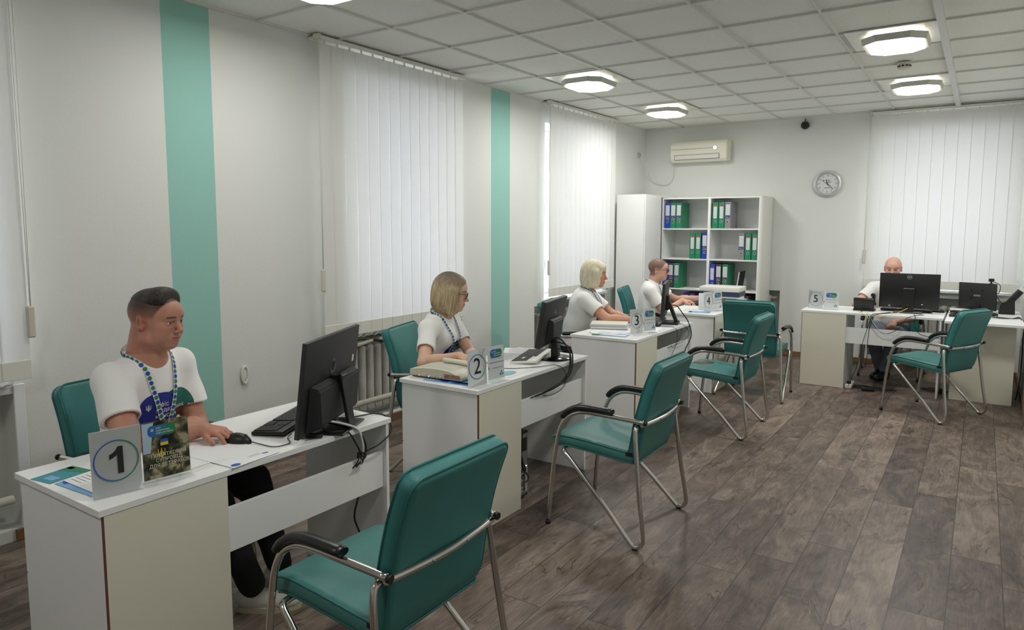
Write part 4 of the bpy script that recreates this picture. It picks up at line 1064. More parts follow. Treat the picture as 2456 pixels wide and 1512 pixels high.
def info_sign(p0, p1, hgt, label, kind='plain', lean=3):
    d = Vector((p1[0]-p0[0], p1[1]-p0[1])); w_ = d.length; rz = math.atan2(d.y, d.x)-pi/2
    t = thing('information_sign', label, 'desk sign', (p0[0], p0[1], DZ), rz, 'information signs beside the desk numbers')
    Ml = RY(-lean)
    bm = new_bm(); add_box(bm, (-.001, 0, 0), (.001, w_, hgt), 0, Ml); add_box(bm, (-.03, 0, 0), (.03, w_, .0025)); obj('acrylic_stand', bm, M_acrylic, t)
    P = Ml @ T(.0015, w_/2, 0) @ RY(90) @ RZ(90)      # x right, y up, origin bottom centre
    if kind == 'poster':
        bm = new_bm(); add_box(bm, (-.0030, .003, .014), (-.0012, w_-.003, hgt-.002), 0, Ml); obj('poster', bm, M_camo, t)
        bm = new_bm(); poly_bm(bm, [(-w_/2+.004, .10), (-w_/2+.026, .10), (-w_/2+.040, hgt-.004), (-w_/2+.004, hgt-.004)], P); obj('poster_sky', bm, mat('poster_pale_blue', rgb(166, 190, 206), .5), t)
        bm = new_bm(); poly_bm(bm, [(-.018, .128), (.006, .128), (.006, .138), (-.018, .138)], P @ T(0, 0, .0004)); obj('flag_blue', bm, M_blue, t)
        bm = new_bm(); poly_bm(bm, [(-.018, .118), (.006, .118), (.006, .128), (-.018, .128)], P @ T(0, 0, .0004)); obj('flag_yellow', bm, M_yellow, t)
        bm = new_bm(); trident_bm(bm, .034, P @ T(-.016, .094, .0004)); obj('sleeve_trident', bm, M_yellow, t)
        bm = new_bm(); disp_text(bm, [('ПОДАТКОВИЙ', .088), ('СУПРОВІД', .072), ('ДЛЯ ВЕТЕРАНІВ', .056)], P @ T(0, 0, .0008), .0155, align='CENTER', x=.006); obj('poster_lettering', bm, M_creamp, t)
        bm = new_bm(); poly_bm(bm, rrect(.086, .036, .015, 6), P @ T(-.012, hgt-.032, .0004)); b = obj('office_badge', bm, gradient_mat('poster_badge', rgb(36, 92, 176), rgb(34, 122, 62), 1, .02, .10), t)
        bm = new_bm(); Mm = P @ T(-.012, hgt-.032, .0008); trident_bm(bm, .012, Mm @ T(-.029, .004, 0)); disp_text(bm, [('Офіс', .008), ('податкових', 0), ('консультантів', -.008)], Mm, .0078, x=-.018); obj('badge_lettering', bm, M_paper, b)
        return t
    bm = new_bm(); add_box(bm, (-.0030, .002, .014), (-.0012, w_-.002, hgt-.002), 0, Ml); obj('leaflet', bm, M_paper, t)
    bw = w_*.68; Mb = P @ T(0, hgt-.040, .0002)
    bm = new_bm(); poly_bm(bm, rrect(bw, .044, .016, 6), Mb); b = obj('office_badge', bm, gradient_mat('sign_badge', rgb(34, 92, 170), rgb(30, 120, 72), 1, w_*.25, w_*.75), t)
    bm = new_bm(); Mm = Mb @ T(0, 0, .0004); trident_bm(bm, .012, Mm @ T(-bw*.36, .008, 0)); disp_text(bm, [('Офіс', .011), ('податкових', 0), ('консультантів', -.011)], Mm, .0098, x=-bw*.24); obj('badge_lettering', bm, M_paper, b)
    bm = new_bm(); Mm = P @ T(0, 0, .0003)
    poly_bm(bm, [(-w_*.38, hgt-.068), (w_*.38, hgt-.068), (w_*.38, hgt-.0672), (-w_*.38, hgt-.0672)], Mm)
    rr = random.Random(9)
    for (y, a, b_, hh) in ((hgt-.088, -.42, .42, .0016), (hgt*.39, -.26, .30, .0012)):
        x = a*w_
        while x < b_*w_:
            l = rr.uniform(.003, .008); poly_bm(bm, [(x, y), (x+l, y), (x+l, y+hh*2), (x, y+hh*2)], Mm); x += l+.0015
    obj('leaflet_lettering', bm, M_inkgrey, t)
    people_mark(t, (w_*.30, .040), .010, P @ T(0, 0, .0003))
    bm = new_bm(); poly_bm(bm, [(-w_/2+.003, hgt*.38), (-w_/2+.008, hgt*.38), (-w_/2+.008, hgt*.44), (-w_/2+.003, hgt*.44)], Mm); obj('blue_dot', bm, M_blue, t)
    return t
def camo_mat():
    m = mat('camouflage_print', rgb(90, 84, 62), .35); nt = m.node_tree; L = nt.links; N = nt.nodes
    tc = N.new('ShaderNodeTexCoord'); n = N.new('ShaderNodeTexNoise'); n.inputs['Scale'].default_value = 34; n.inputs['Detail'].default_value = 5; n.inputs['Distortion'].default_value = .6
    L.new(tc.outputs['Object'], n.inputs['Vector']); r = N.new('ShaderNodeValToRGB'); L.new(n.outputs['Fac'], r.inputs[0]); e = r.color_ramp.elements
    e[0].position = .36; e[0].color = rgb(22, 24, 18); e[1].position = .66; e[1].color = rgb(176, 166, 132)
    for p_, c_ in ((.45, rgb(58, 56, 40)), (.52, rgb(96, 88, 62)), (.58, rgb(128, 116, 84))): q = e.new(p_); q.color = c_
    L.new(r.outputs[0], N['Principled BSDF'].inputs['Base Color']); return m
M_camo = camo_mat()
number_sign('1', (1.748, -3.122), (1.772, -2.985), .205, 'white panel with a bold 1 in a blue and green ring', True, .0038, sz=.115)
info_sign((1.752, -2.972), (1.772, -2.822), .200, 'camouflage poster in a clear stand beside the number 1', 'poster')
number_sign('2', (1.780, -1.325), (1.795, -1.185), .192, 'white panel with a thin 2 in a blue and green ring', True, .0, sz=.118)
info_sign((1.795, -1.172), (1.812, -1.045), .192, 'leaflet in a clear stand to the right of the number 2')
number_sign('3', (1.705, .815), (1.76, .928), .19, 'white panel with the number 3 in a thin black ring', False, .0, sz=.11)
info_sign((1.762, .930), (1.815, 1.045), .19, 'leaflet in a clear stand to the right of the number 3')
number_sign('4', (1.705, 2.52), (1.752, 2.655), .195, 'white panel with the number 4 in a thin black ring', False, .0, sz=.11)
info_sign((1.755, 2.66), (1.795, 2.80), .195, 'leaflet in a clear stand to the right of the number 4')
number_sign('5', (2.452, 3.51), (2.60, 3.47), .185, 'white panel with the number 5 in a thin black ring', False, .0, sz=.105)
info_sign((2.605, 3.47), (2.745, 3.475), .185, 'leaflet in a clear stand to the right of the number 5')

# ------------------------------------------------------------------ papers, folders, books
def sheet(name, label, c, w_, h_, rz, m, z=DZ, th=.0008, cat='paper', group=None, prints=(), curl=0.0):
    t = thing(name, label, cat, (c[0], c[1], z), radians(rz), group)
    bm = new_bm(); nx = 8; g_ = [[bm.verts.new((-w_/2+w_*i/nx, -h_/2+h_*j/nx, th+curl*(abs(i/nx-.5)*2)**3*.5)) for j in range(nx+1)] for i in range(nx+1)]
    for i in range(nx):
        for j in range(nx): bm.faces.new((g_[i][j], g_[i+1][j], g_[i+1][j+1], g_[i][j+1]))
    g2 = [[bm.verts.new(v.co-Vector((0, 0, th*.95))) for v in row] for row in g_]
    for i in range(nx):
        for j in range(nx): bm.faces.new((g2[i][j], g2[i][j+1], g2[i+1][j+1], g2[i+1][j]))
        for a_, b_, fl in ((g_[i][0], g_[i+1][0], 0), (g_[i+1][nx], g_[i][nx], 0), (g_[0][i+1], g_[0][i], 0), (g_[nx][i], g_[nx][i+1], 0)): pass
    for k in range(nx):
        for p_, q_ in (((k, 0), (k+1, 0)), ((k+1, nx), (k, nx)), ((0, k+1), (0, k)), ((nx, k), (nx, k+1))):
            bm.faces.new((g_[p_[0]][p_[1]], g2[p_[0]][p_[1]], g2[q_[0]][q_[1]], g_[q_[0]][q_[1]]))
    bmesh.ops.recalc_face_normals(bm, faces=bm.faces[:])
    obj('page', bm, m, t)
    for nm, pts, pm in prints:
        bm = new_bm(); poly_bm(bm, pts, T(0, 0, th+.0004)); obj(nm, bm, pm, t)
    return t
def lines_print(t, x0, x1, y0, y1, n, m=None, z=.0013, seed=1):
    bm = new_bm(); rr = random.Random(seed)
    for k in range(n):
        y = y1-(y1-y0)*k/max(1, n-1); e = x1-(x1-x0)*rr.uniform(0, .25)
        poly_bm(bm, [(x0, y-.0009), (e, y-.0009), (e, y+.0009), (x0, y+.0009)], T(0, 0, z))
    obj('printed_lines', bm, m or M_inkgrey, t)
# desk 1
sheet('brochure', 'blue and green brochure at the near left of desk 1', (1.425, -3.07), .10, .14, 10, M_teal2, prints=[('green_band', [(-.05, .02), (.05, .045), (.05, .07), (-.05, .07)], M_green), ('red_band', [(-.045, .045), (-.02, .045), (-.02, .062), (-.045, .062)], M_red), ('grey_block', [(-.02, -.05), (.03, -.05), (.03, -.02), (-.02, -.02)], M_lblue)])
sheet('brochure', 'light blue leaflet sticking out beneath the white one on desk 1', (1.60, -3.065), .21, .10, 4, M_lblue, z=DZ+.0012, prints=[('blue_figure', [(-.1, -.03), (-.07, -.04), (-.06, .01), (-.09, .02)], M_blue)])
q = sheet('brochure', 'white leaflet behind the number 1 sign', (1.60, -3.045), .21, .10, 1, M_paper, z=DZ+.0032, th=.002); lines_print(q, -.09, -.02, -.03, .03, 5, z=.0028)
sheet('paper_sheet', 'white sheet left of the hand with small blue print on desk 1', (1.62, -2.76), .21, .15, 4, M_paper, z=DZ+.0006, prints=[('blue_logo', [(-.07, .05), (-.06, .05), (-.05, .068), (-.065, .066)], M_blue)])
q = sheet('letterhead_sheet', 'large white letterhead near the front edge of desk 1', (1.690, -2.625), .29, .20, 4, M_paper, z=DZ+.0018, prints=[('blue_badge', [(.125+.014*cos(a*pi/8), -.075+.018*sin(a*pi/8)) for a in range(16)], M_blue), ('blue_mark', [(.10, .055), (.11, .055), (.115, .075), (.105, .078)], M_blue)])
bm = new_bm()
for x in (.09, .1): poly_bm(bm, [(x, -.0), (x+.0015, 0), (x+.0015, .05), (x, .05)], T(0, 0, .0013))
obj('printed_lines', bm, M_inkgrey, q)
# desk 2: thick open book on brochures
sheet('brochure', 'dark blue brochure under the open book on desk 2', (1.60, -1.235), .30, .12, 6, M_lblue, prints=[('blue_leaf', [(.02, -.05), (.14, -.055), (.145, .01), (.05, .03)], M_blue), ('blue_figure', [(-.05, -.04), (0, -.045), (-.01, -.005), (-.045, -.01)], M_blue)])
sheet('brochure', 'white brochure with blue corner beneath the open book', (1.43, -1.22), .18, .13, 12, M_paper, z=DZ+.0012, prints=[('blue_corner', [(-.08, -.05), (-.05, -.055), (-.05, -.035), (-.08, -.03)], M_blue)], curl=.004)
sheet('brochure', 'teal brochure squeezed between open book and desk 2', (1.66, -1.19), .16, .13, 2, M_teal2, z=DZ+.006, curl=.006)
t = thing('open_book', 'thick open reference book with paper tabs on desk 2', 'book', (1.50, -1.14, DZ+.010), radians(4))
bm = new_bm(); nx = 20
def book_top(x): return .034+.014*sin(pi*min(1, max(0, (x+.16)/.30)))**.8-(.02*max(0, (x-.10)/.08))
for (m_, zz0, zz1) in ((0, 0, 1),):
    A = [[bm.verts.new((-.17+.34*i/nx, y, .003 if s == 0 else max(.012, book_top(-.17+.34*i/nx)))) for i in range(nx+1)] for s in (0, 1) for y in (-.125, .105)]
    b0, b1, t0, t1 = A[0], A[1], A[2], A[3]
    for i in range(nx):
        f = bm.faces.new((t0[i], t0[i+1], t1[i+1], t1[i])); f.material_index = 1; f.smooth = True
        bm.faces.new((b0[i+1], b0[i], b1[i], b1[i+1])); bm.faces.new((b0[i], b0[i+1], t0[i+1], t0[i])); bm.faces.new((b1[i+1], b1[i], t1[i], t1[i+1]))
    bm.faces.new((b0[0], t0[0], t1[0], b1[0])); bm.faces.new((b0[-1], b1[-1], t1[-1], t0[-1]))
obj('page_block', bm, [M_pageedge, M_creamp], t)
bm = new_bm(); add_box(bm, (-.175, -.13, 0), (.175, .11, .003), .001); obj('cover', bm, mat('book_cover', rgb(120, 118, 108), .6), t)
bm = new_bm(); add_tube(bm, cr([(-.07, .055, .062), (.05, .052, .060), (.18, .05, .050)], 4), .014, 10); obj('rolled_page', bm, M_creamp, t)
bm = new_bm(); rr = random.Random(4)
for k in range(8):
    x = -.12+.018*k*1.2+rr.uniform(-.01, .01); poly_bm(bm, [(x, -.125, .012), (x+.008, -.127, .012+rr.uniform(-.003, .006)), (x+.010, -.143, .006+rr.uniform(-.004, .006)), (x+.001, -.140, .004)], Matrix(), k % 3)
obj('index_tabs', bm, [mat('pink_tab', rgb(206, 128, 132), .6), M_paper, mat('peach_tab', rgb(222, 190, 160), .6)], t)
bm = new_bm(); add_box(bm, (.06, -.1275, .008), (.16, -.1255, .028)); obj('edge_marks', bm, mat('rusty_marks', rgb(150, 110, 90), .7, vary=.4, vscale=90), t)
bm = new_bm()
for k in range(22):
    x = -.155+.0115*k
    zf = max(.012, book_top(x))+.0006; poly_bm(bm, [(x, -.10, zf), (x+.002, -.10, zf), (x+.002, .03, zf), (x, .03, zf)], Matrix())
obj('printed_columns', bm, mat('faint_print', rgb(176, 174, 160), .7), t)
q = sheet('paper_sheet', 'printed sheet lying by the keyboard on desk 2', (1.46, -.46), .21, .297, -8, M_paper); lines_print(q, -.085, .085, -.13, .13, 34)
q = sheet('paper_sheet', 'second printed sheet turned across the first on desk 2', (1.40, -.27), .21, .20, 30, M_paper, z=DZ+.0012, curl=.003); lines_print(q, -.085, .085, -.08, .08, 16, seed=3)
q = sheet('leaflet', 'leaflet with a pale blue oval at the front of desk 2', (1.735, -.875), .14, .25, 2, M_paper)
bm = new_bm(); poly_bm(bm, [(-.005+.045*cos(a*pi/12), -.035+.075*sin(a*pi/12)) for a in range(24)], T(0, 0, .0013)); obj('blue_oval', bm, gradient_mat('oval_gradient', rgb(126, 186, 182), rgb(112, 166, 206), 0, -.04, .04), q)
bm = new_bm()
for dx, l in ((-.02, .05), (-.005, .07), (.01, .06)): poly_bm(bm, [(dx-.001, -.06), (dx+.001, -.06), (dx+.001, -.06+l), (dx-.001, -.06+l)], T(0, 0, .0018))
poly_bm(bm, [(.045, .07), (.05, .07), (.05, .11), (.045, .11)], T(0, 0, .0018)); obj('oval_lettering', bm, M_paper, q)
# desk 3
fz = DZ+.004
for k, (lbl, m_, w_, h_, th, rz, dx) in enumerate((('lowest white folder in the stack on desk 3', M_paper, .30, .22, .014, 30, 0), ('middle lilac folder in the stack on desk 3', mat('lilac_card', rgb(196, 196, 214), .6), .30, .215, .008, 25, .0), ('cream folder on top of the stack on desk 3', M_creamp, .29, .21, .014, 29, -.005))):
    t = thing('paper_folder', lbl, 'folder', (1.415+dx, 1.055, fz), radians(rz-8), 'folders stacked on desk 3')
    bm = new_bm(); add_box(bm, (-w_/2, -h_/2, 0), (w_/2, h_/2, .0015)); add_box(bm, (-w_/2, -h_/2, th-.0015), (w_/2, h_/2, th), 0, T(0, 0, 0)); add_box(bm, (-w_/2, h_/2-.002, 0), (w_/2, h_/2, th)); obj('cover', bm, m_, t)
    bm = new_bm(); add_box(bm, (-w_/2+.004, -h_/2+.003, .0015), (w_/2-.004, h_/2-.003, th-.0015)); obj('papers', bm, M_paper, t)
    fz += th+.001
sheet('brochure', 'teal-cornered brochure at the edge of desk 3', (1.45, .80), .21, .15, 35, M_paper, z=DZ, prints=[('teal_corner', [(-.09, -.06), (-.02, -.06), (-.05, -.02), (-.09, -.03)], M_teal2)])
sheet('brochure', 'dark green brochure under the papers on desk 3', (1.53, .68), .15, .10, 20, M_green, z=DZ)
sheet('brochure', 'light blue brochure fanned out on desk 3', (1.62, .71), .21, .13, 8, M_lblue, z=DZ+.0013, prints=[('pale_band', [(-.09, -.02), (.09, -.03), (.09, .02), (-.08, .03)], M_paper)])
q = sheet('brochure', 'white brochure with printed text fanned out on desk 3', (1.52, .76), .22, .13, 24, M_paper, z=DZ+.0026, curl=.006); lines_print(q, -.08, .06, -.04, .04, 7)
sheet('letterhead_sheet', 'white letterhead with two small blue marks on desk 3', (1.785, 1.12), .13, .25, 0, M_paper, prints=[('blue_badge', [(.03, -.03), (.045, -.03), (.045, .0), (.03, .0)], M_blue), ('blue_mark', [(.02, .07), (.03, .07), (.03, .09), (.02, .09)], M_blue)])
# desk 4
sheet('brochure', 'light blue brochure in front of the number 4', (1.66, 2.52), .20, .16, 12, M_lblue)
q = sheet('brochure', 'white leaflets spread on desk 4 before the mouse', (1.55, 2.62), .26, .18, 20, M_paper, z=DZ+.0013, curl=.004); lines_print(q, -.1, .08, -.06, .06, 8)
sheet('brochure', 'teal-edged leaflet at the near edge of desk 4', (1.50, 2.50), .18, .10, 15, M_paper, prints=[('teal_edge', [(-.09, -.04), (-.03, -.05), (-.03, -.03), (-.09, -.02)], M_teal2)])
sheet('paper_sheet', 'white sheet beside the mouse on desk 4', (1.57, 3.02), .15, .21, -5, M_paper)
t = thing('card_box', 'plain white upright card box left of the number 4 sign', 'box', (1.66, 2.72, DZ), radians(16))
bm = new_bm(); add_box(bm, (-.075, -.012, 0), (.075, .012, .165), .002); obj('card', bm, M_paper, t)
q = sheet('paper_sheet', 'white sheets lying between sign and telephone on desk 5', (2.80, 3.66), .20, .16, 5, M_paper); lines_print(q, -.08, .08, -.06, .06, 6)
sheet('paper_sheet', 'papers lying under the monitor of desk 5', (3.28, 3.70), .20, .14, 3, M_paper)
# phone on the chair
t = thing('smartphone', 'smartphone in a red case lying on the third visitor chair', 'phone', (2.092, 1.385, .479), radians(-32))
bm = new_bm(); add_box(bm, (-.039, -.075, 0), (.039, .075, .009), .004, seg=2); obj('case', bm, mat('red_phone_case', rgb(168, 70, 52), .4), t)
bm = new_bm(); add_box(bm, (-.0355, -.0715, .0085), (.0355, .0715, .0098), .001); obj('back_plate', bm, mat('grey_phone_back', rgb(66, 56, 54), .3), t)
bm = new_bm(); ring_bm(bm, .022, .026, T(0, -.01, .0105), 28); poly_bm(bm, [(-.018, .045), (.018, .045), (.018, .048), (-.018, .048)], T(0, 0, .0105)); obj('charging_ring', bm, mat('pale_ring', rgb(190, 176, 160), .4), t)

# ------------------------------------------------------------------ printer
t = thing('printer_stand', 'low white open box carrying the printer on desk 4', 'stand', (1.60, 3.43, DZ), radians(2))
bm = new_bm(); add_box(bm, (-.20, -.12, .0), (-.184, .12, .070)); add_box(bm, (.184, -.12, 0), (.20, .12, .070)); add_box(bm, (-.20, -.12, .070), (.20, .12, .084), .001); add_box(bm, (-.20, .11, 0), (.20, .12, .07)); obj('shelf_box', bm, M_white, t)
t = thing('printer', 'flat white printer with a dark blue middle on desk 4', 'printer', (1.60, 3.43, DZ+.0845), radians(2))
bm = new_bm(); add_box(bm, (-.208, -.138, 0), (.208, .138, .052), .006); obj('lower_body', bm, mat('navy_plastic', rgb(44, 50, 78), .4), t, 'auto')
bm = new_bm(); add_box(bm, (-.215, -.145, .050), (.215, .145, .105), .014, seg=2); obj('lid', bm, M_wplastic, t, 'auto')
bm = new_bm(); add_box(bm, (-.30, -.05, .055), (-.20, .08, .062), .002); obj('paper_tray', bm, M_wplastic, t)
cable('printer_cable', [(1.77, 3.50, .86), (1.80, 3.55, .84), (1.83, 3.60, .76), (1.84, 3.62, .62), (1.83, 3.64, .45)], .004, M_cable, 'black cable behind the printer dropping down')

# ------------------------------------------------------------------ telephone and small things on desk 5
t = thing('desk_telephone', 'black desk telephone with raised display on desk 5', 'telephone', (2.955, 3.60, DZ), pi)
bm = new_bm(); vv = add_box(bm, (-.10, -.075, 0), (.09, .055, .018), .004); obj('base', bm, M_black, t)
bm = new_bm(); add_box(bm, (-.095, -.012, 0), (.085, .018, .135), .008, T(0, .03, .006) @ RX(-24), seg=2); b = obj('console', bm, M_black, t, 'auto')
bm = new_bm(); add_box(bm, (-.03, -.0145, .085), (.06, -.011, .125), .001, T(0, .03, .006) @ RX(-24)); obj('display', bm, M_screen, b)
bm = new_bm()
for i in range(4):
    for j in range(4): add_box(bm, (-.02+.022*i, -.016, .015+.016*j), (-.005+.022*i, -.012, .026+.016*j), .001, T(0, .03, .006) @ RX(-24))
obj('keypad', bm, M_key, b)
bm = new_bm(); add_tube(bm, cr([(-.082, -.02, .055), (-.082, -.015, .10), (-.080, .0, .150), (-.078, .03, .158)], 5), [.022]*4+[.014]*8+[.02]*4, 10); obj('handset', bm, M_black, t)
bm = new_bm()
P0 = [Vector((0, .05+.12*k/60, .006)) + Vector((.004*cos(k*1.3), 0, .004*sin(k*1.3))) for k in range(60)]
add_tube(bm, P0, .0015, 4); obj('coiled_cord', bm, M_cable, t)
# yellow and black cables over the front of desk 5
for k, (m_, pts, lb) in enumerate((
    (M_ycable, [(3.335, 3.555, .80), (3.29, 3.50, .775), (3.24, 3.37, .758), (3.15, 3.30, .735), (3.08, 3.305, .728), (3.04, 3.30, .71)], 'yellow network cable from the hole in the desk 5 monitor stand'),
    (M_ycable, [(2.92, 3.47, .757), (2.96, 3.35, .755), (3.00, 3.30, .74), (3.04, 3.295, .70), (3.05, 3.29, .62)], 'yellow cable coming from the telephone on desk 5'),
    (M_cable, [(3.26, 3.56, .757), (3.18, 3.42, .755), (3.10, 3.30, .75), (3.055, 3.285, .70), (3.03, 3.28, .60), (2.995, 3.27, .45), (2.975, 3.24, .28), (2.93, 3.2, .13), (2.90, 3.24, .05), (2.895, 3.29, .04)], 'long black cable hanging from desk 5 down to the power strip'),
    (M_cable, [(3.20, 3.50, .757), (3.12, 3.35, .755), (3.06, 3.295, .74), (3.05, 3.285, .62), (3.04, 3.285, .45), (3.045, 3.28, .36), (3.03, 3.28, .24)], 'short black cable hanging beside the long one at desk 5'),
    (M_wcable, [(3.00, 3.50, .757), (3.02, 3.32, .756), (3.05, 3.29, .72), (3.10, 3.285, .64), (3.16, 3.285, .585), (3.30, 3.285, .565), (3.40, 3.285, .60)], 'thin white cable sagging across the front of desk 5'),
    (M_cable, [(3.40, 3.45, .757), (3.42, 3.30, .750), (3.42, 3.285, .68), (3.46, 3.285, .60), (3.55, 3.285, .575), (3.64, 3.285, .57)], 'black cable looping down right of the desk 5 monitor'),
    (M_cable, [(3.48, 3.45, .757), (3.36, 3.295, .74), (3.28, 3.285, .62), (3.18, 3.285, .575), (3.10, 3.285, .63), (3.06, 3.285, .70)], 'thin black cable hanging in a bow before desk 5'))):
    cable('hanging_cable', pts, .0028, m_, lb)
t = thing('power_strip', 'white power strip end on the floor at desk 5', 'power strip', (2.885, 3.40, 0))
bm = new_bm(); add_box(bm, (-.03, -.07, 0), (.03, .17, .04), .008, seg=2); obj('housing', bm, M_wplastic, t, 'auto')
bm = new_bm(); add_box(bm, (-.018, -.035, .038), (.018, -.005, .07), .006); obj('plug', bm, M_black, t)
t = thing('power_adapter', 'black power adapter on the floor in front of desk 5', 'adapter', (3.06, 3.33, 0), radians(12))
bm = new_bm(); add_box(bm, (-.055, -.028, 0), (.055, .028, .032), .006, seg=2); obj('brick', bm, M_black, t, 'auto')
rr = random.Random(12)
bm = new_bm()
for k in range(7):
    c = (rr.uniform(-.10, .12), rr.uniform(-.02, .08)); a0 = rr.uniform(0, 6)
    add_tube(bm, cr([(c[0]+(.10+.04*rr.random())*cos(a0+q*.9), c[1]+(.035+.02*rr.random())*sin(a0+q*.9), .005+.006*rr.random()) for q in range(7)], 5, True), .003, 5, closed=True)
o = obj('cable_tangle', bm, M_cable); o.location = (3.06, 3.42, 0); tag(o, 'tangle of black cables on the floor under desk 5', 'cables')
bm = new_bm()
for k in range(5):
    c = (rr.uniform(-.04, .05), rr.uniform(-.02, .08)); a0 = rr.uniform(0, 6)
    add_tube(bm, cr([(c[0]+(.07+.04*rr.random())*cos(a0+q*.9), c[1]+(.035+.02*rr.random())*sin(a0+q*.9), .005+.02*rr.random()) for q in range(7)], 5, True), .003, 5, closed=True)
o = obj('cable_tangle', bm, M_cable); o.location = (3.60, 3.62, 0); tag(o, 'loose black cable loops on the floor below the right corner desk', 'cables')
t = thing('power_strip', 'white power strip with plugs on the floor under desk 1', 'power strip', (1.62, -2.08, 0), radians(-35))
bm = new_bm(); add_box(bm, (-.03, -.16, 0), (.03, .16, .035), .008, seg=2); obj('housing', bm, M_wplastic, t, 'auto')
bm = new_bm()
for k in range(3): add_box(bm, (-.02, -.12+.08*k, .034), (.02, -.09+.08*k, .06), .005)
obj('plugs', bm, M_black, t)
bm = new_bm()
for k in range(5): add_tube(bm, cr([(.06*cos(k+q*.9)+.02*k, .05*sin(k+q*.9), .006+.006*k) for q in range(7)], 5, True), .003, 5, closed=True)
o = obj('cable_tangle', bm, M_wcable); o.location = (1.70, -2.12, 0); tag(o, 'loops of white cable on the floor under desk 1', 'cables')

# webcam and radio handset charger in the right corner
t = thing('webcam', 'small black webcam clipped on the right corner monitor', 'webcam', (3.985, 4.105, DZ+.285))
bm = new_bm(); add_box(bm, (-.022, -.016, .015), (.022, .016, .045), .006, RZ(10)); obj('camera_head', bm, M_black, t)
bm = new_bm(); add_tube(bm, [(0, 0, .02), (0, 0, -.005)], .007, 8); add_box(bm, (-.02, -.02, -.01), (.02, .02, 0), .003); add_box(bm, (-.018, .012, -.06), (.018, .02, -.005), .003); obj('clip', bm, M_black, t)
cable('webcam_cable', [(4.0, 4.09, DZ+.30), (4.055, 4.07, DZ+.27), (4.05, 4.05, DZ+.20), (4.02, 4.06, DZ+.19), (4.05, 4.04, DZ+.14), (4.10, 4.02, DZ+.06), (4.08, 4.0, DZ+.01)], .0035, M_cable, 'black webcam lead bundled at the corner monitor')
t = thing('radio_charger', 'black handheld radio leaning in its charger in the right corner', 'radio', (4.12, 4.06, DZ), radians(180))
bm = new_bm(); vv = add_prism(bm, [(-.065, 0), (.065, 0), (.05, .10), (-.055, .16)], -.05, .05, RX(90)); bmesh.ops.bevel(bm, geom=bm.edges[:], offset=.006, segments=2, affect='EDGES'); obj('charger', bm, M_black, t, 'auto')
bm = new_bm(); add_box(bm, (-.028, -.02, 0), (.028, .02, .22), .008, T(.03, 0, .05) @ RY(-36), seg=2); h_ = obj('handset', bm, M_black, t, 'auto')
bm = new_bm(); add_box(bm, (-.022, -.015, .215), (.022, .015, .25), .004, T(.03, 0, .05) @ RY(-36)); obj('white_top', bm, M_wplastic, h_)
bm = new_bm(); add_tube(bm, [(.0, 0, .24), (.012, 0, .34)], .003, 6); 
for v in bm.verts: v.co = (T(.03, 0, .05) @ RY(-36)) @ v.co
obj('antenna', bm, M_steel, h_)
for k in range(3):
    cable('desk_cable', [(4.05, 3.95-.03*k, .757), (3.98+.03*k, 3.70, .757), (4.05, 3.55+.04*k, .760), (4.15, 3.62, .757), (4.2, 3.75-.05*k, .757), (4.22, 3.68, .757)], .0032, M_cable, 'black cable lying on the right corner desk, %s' % ('highest loop', 'middle loop', 'lowest loop')[k])
cable('desk_cable', [(4.215, 3.60, .757), (4.245, 3.55, .72), (4.235, 3.50, .60), (4.24, 3.52, .45), (4.235, 3.50, .2), (4.22, 3.6, .02)], .005, M_cable, 'black cable falling between corner desk and right wall')
t = thing('power_strip', 'white power strip hanging between corner desk and right wall', 'power strip', (4.243, 3.60, .40)); bm = new_bm(); add_box(bm, (-.018, -.03, -.12), (.018, .03, .12), .006); obj('housing', bm, M_wplastic, t)

# ------------------------------------------------------------------ cabinets and binders
t = thing('tall_cabinet', 'tall closed white cabinet in the corner left of the binder shelves', 'cabinet', (.149, 3.82, 0))
bm = new_bm(); add_box(bm, (0, 0, .0), (.358, .018, 1.965)); obj('side_panel', bm, M_white, t)
bm = new_bm(); add_box(bm, (0, .018, 0), (.358, 1.03, .06)); add_box(bm, (0, .018, 1.945), (.358, 1.03, 1.965)); add_box(bm, (0, 1.012, .06), (.358, 1.03, 1.945)); add_box(bm, (0, .018, .06), (.012, 1.012, 1.945)); obj('carcass', bm, M_white, t)
bm = new_bm(); add_box(bm, (.360, .003, .06), (.376, .50, 1.962), .001); dr = obj('door', bm, M_white, t)
bm = new_bm(); add_tube(bm, fillet([(.376, .46, .95), (.398, .46, .95), (.398, .46, 1.08), (.376, .46, 1.08)], .01), .004, 6); obj('door_handle', bm, M_alu, dr)
SH = 4.40
t = thing('binder_shelf', 'open white shelving unit full of lever arch binders', 'shelving', (.505, SH, 0))
W1 = .605; zs_ = [.07, .43, .803, 1.18, 1.556, 1.92]
bm = new_bm()
for x in (0, W1-.016, W1, 2*W1-.016): add_box(bm, (x, 0, 0), (x+.016, .45, 1.94))
obj('uprights', bm, M_white, t)
for k, z in enumerate(zs_):
    for u in range(2):
        bm = new_bm(); add_box(bm, (u*W1+.016, .002, z-.016 if k < 5 else z), (u*W1+W1-.016, .45, z if k < 5 else z+.016)); obj('shelf', bm, M_white, t)
bm = new_bm(); add_box(bm, (0, .446, 0), (2*W1, .455, 1.94)); obj('back_board', bm, M_white, t)
bm = new_bm(); add_prism(bm, [(2*W1, 0)]+[(2*W1+.03*sin(radians(a)), .03-.03*cos(radians(a))) for a in range(15, 91, 15)]+[(2*W1+.03, .455), (2*W1, .455)], 0, 1.94); obj('end_panel', bm, M_wplastic, t)
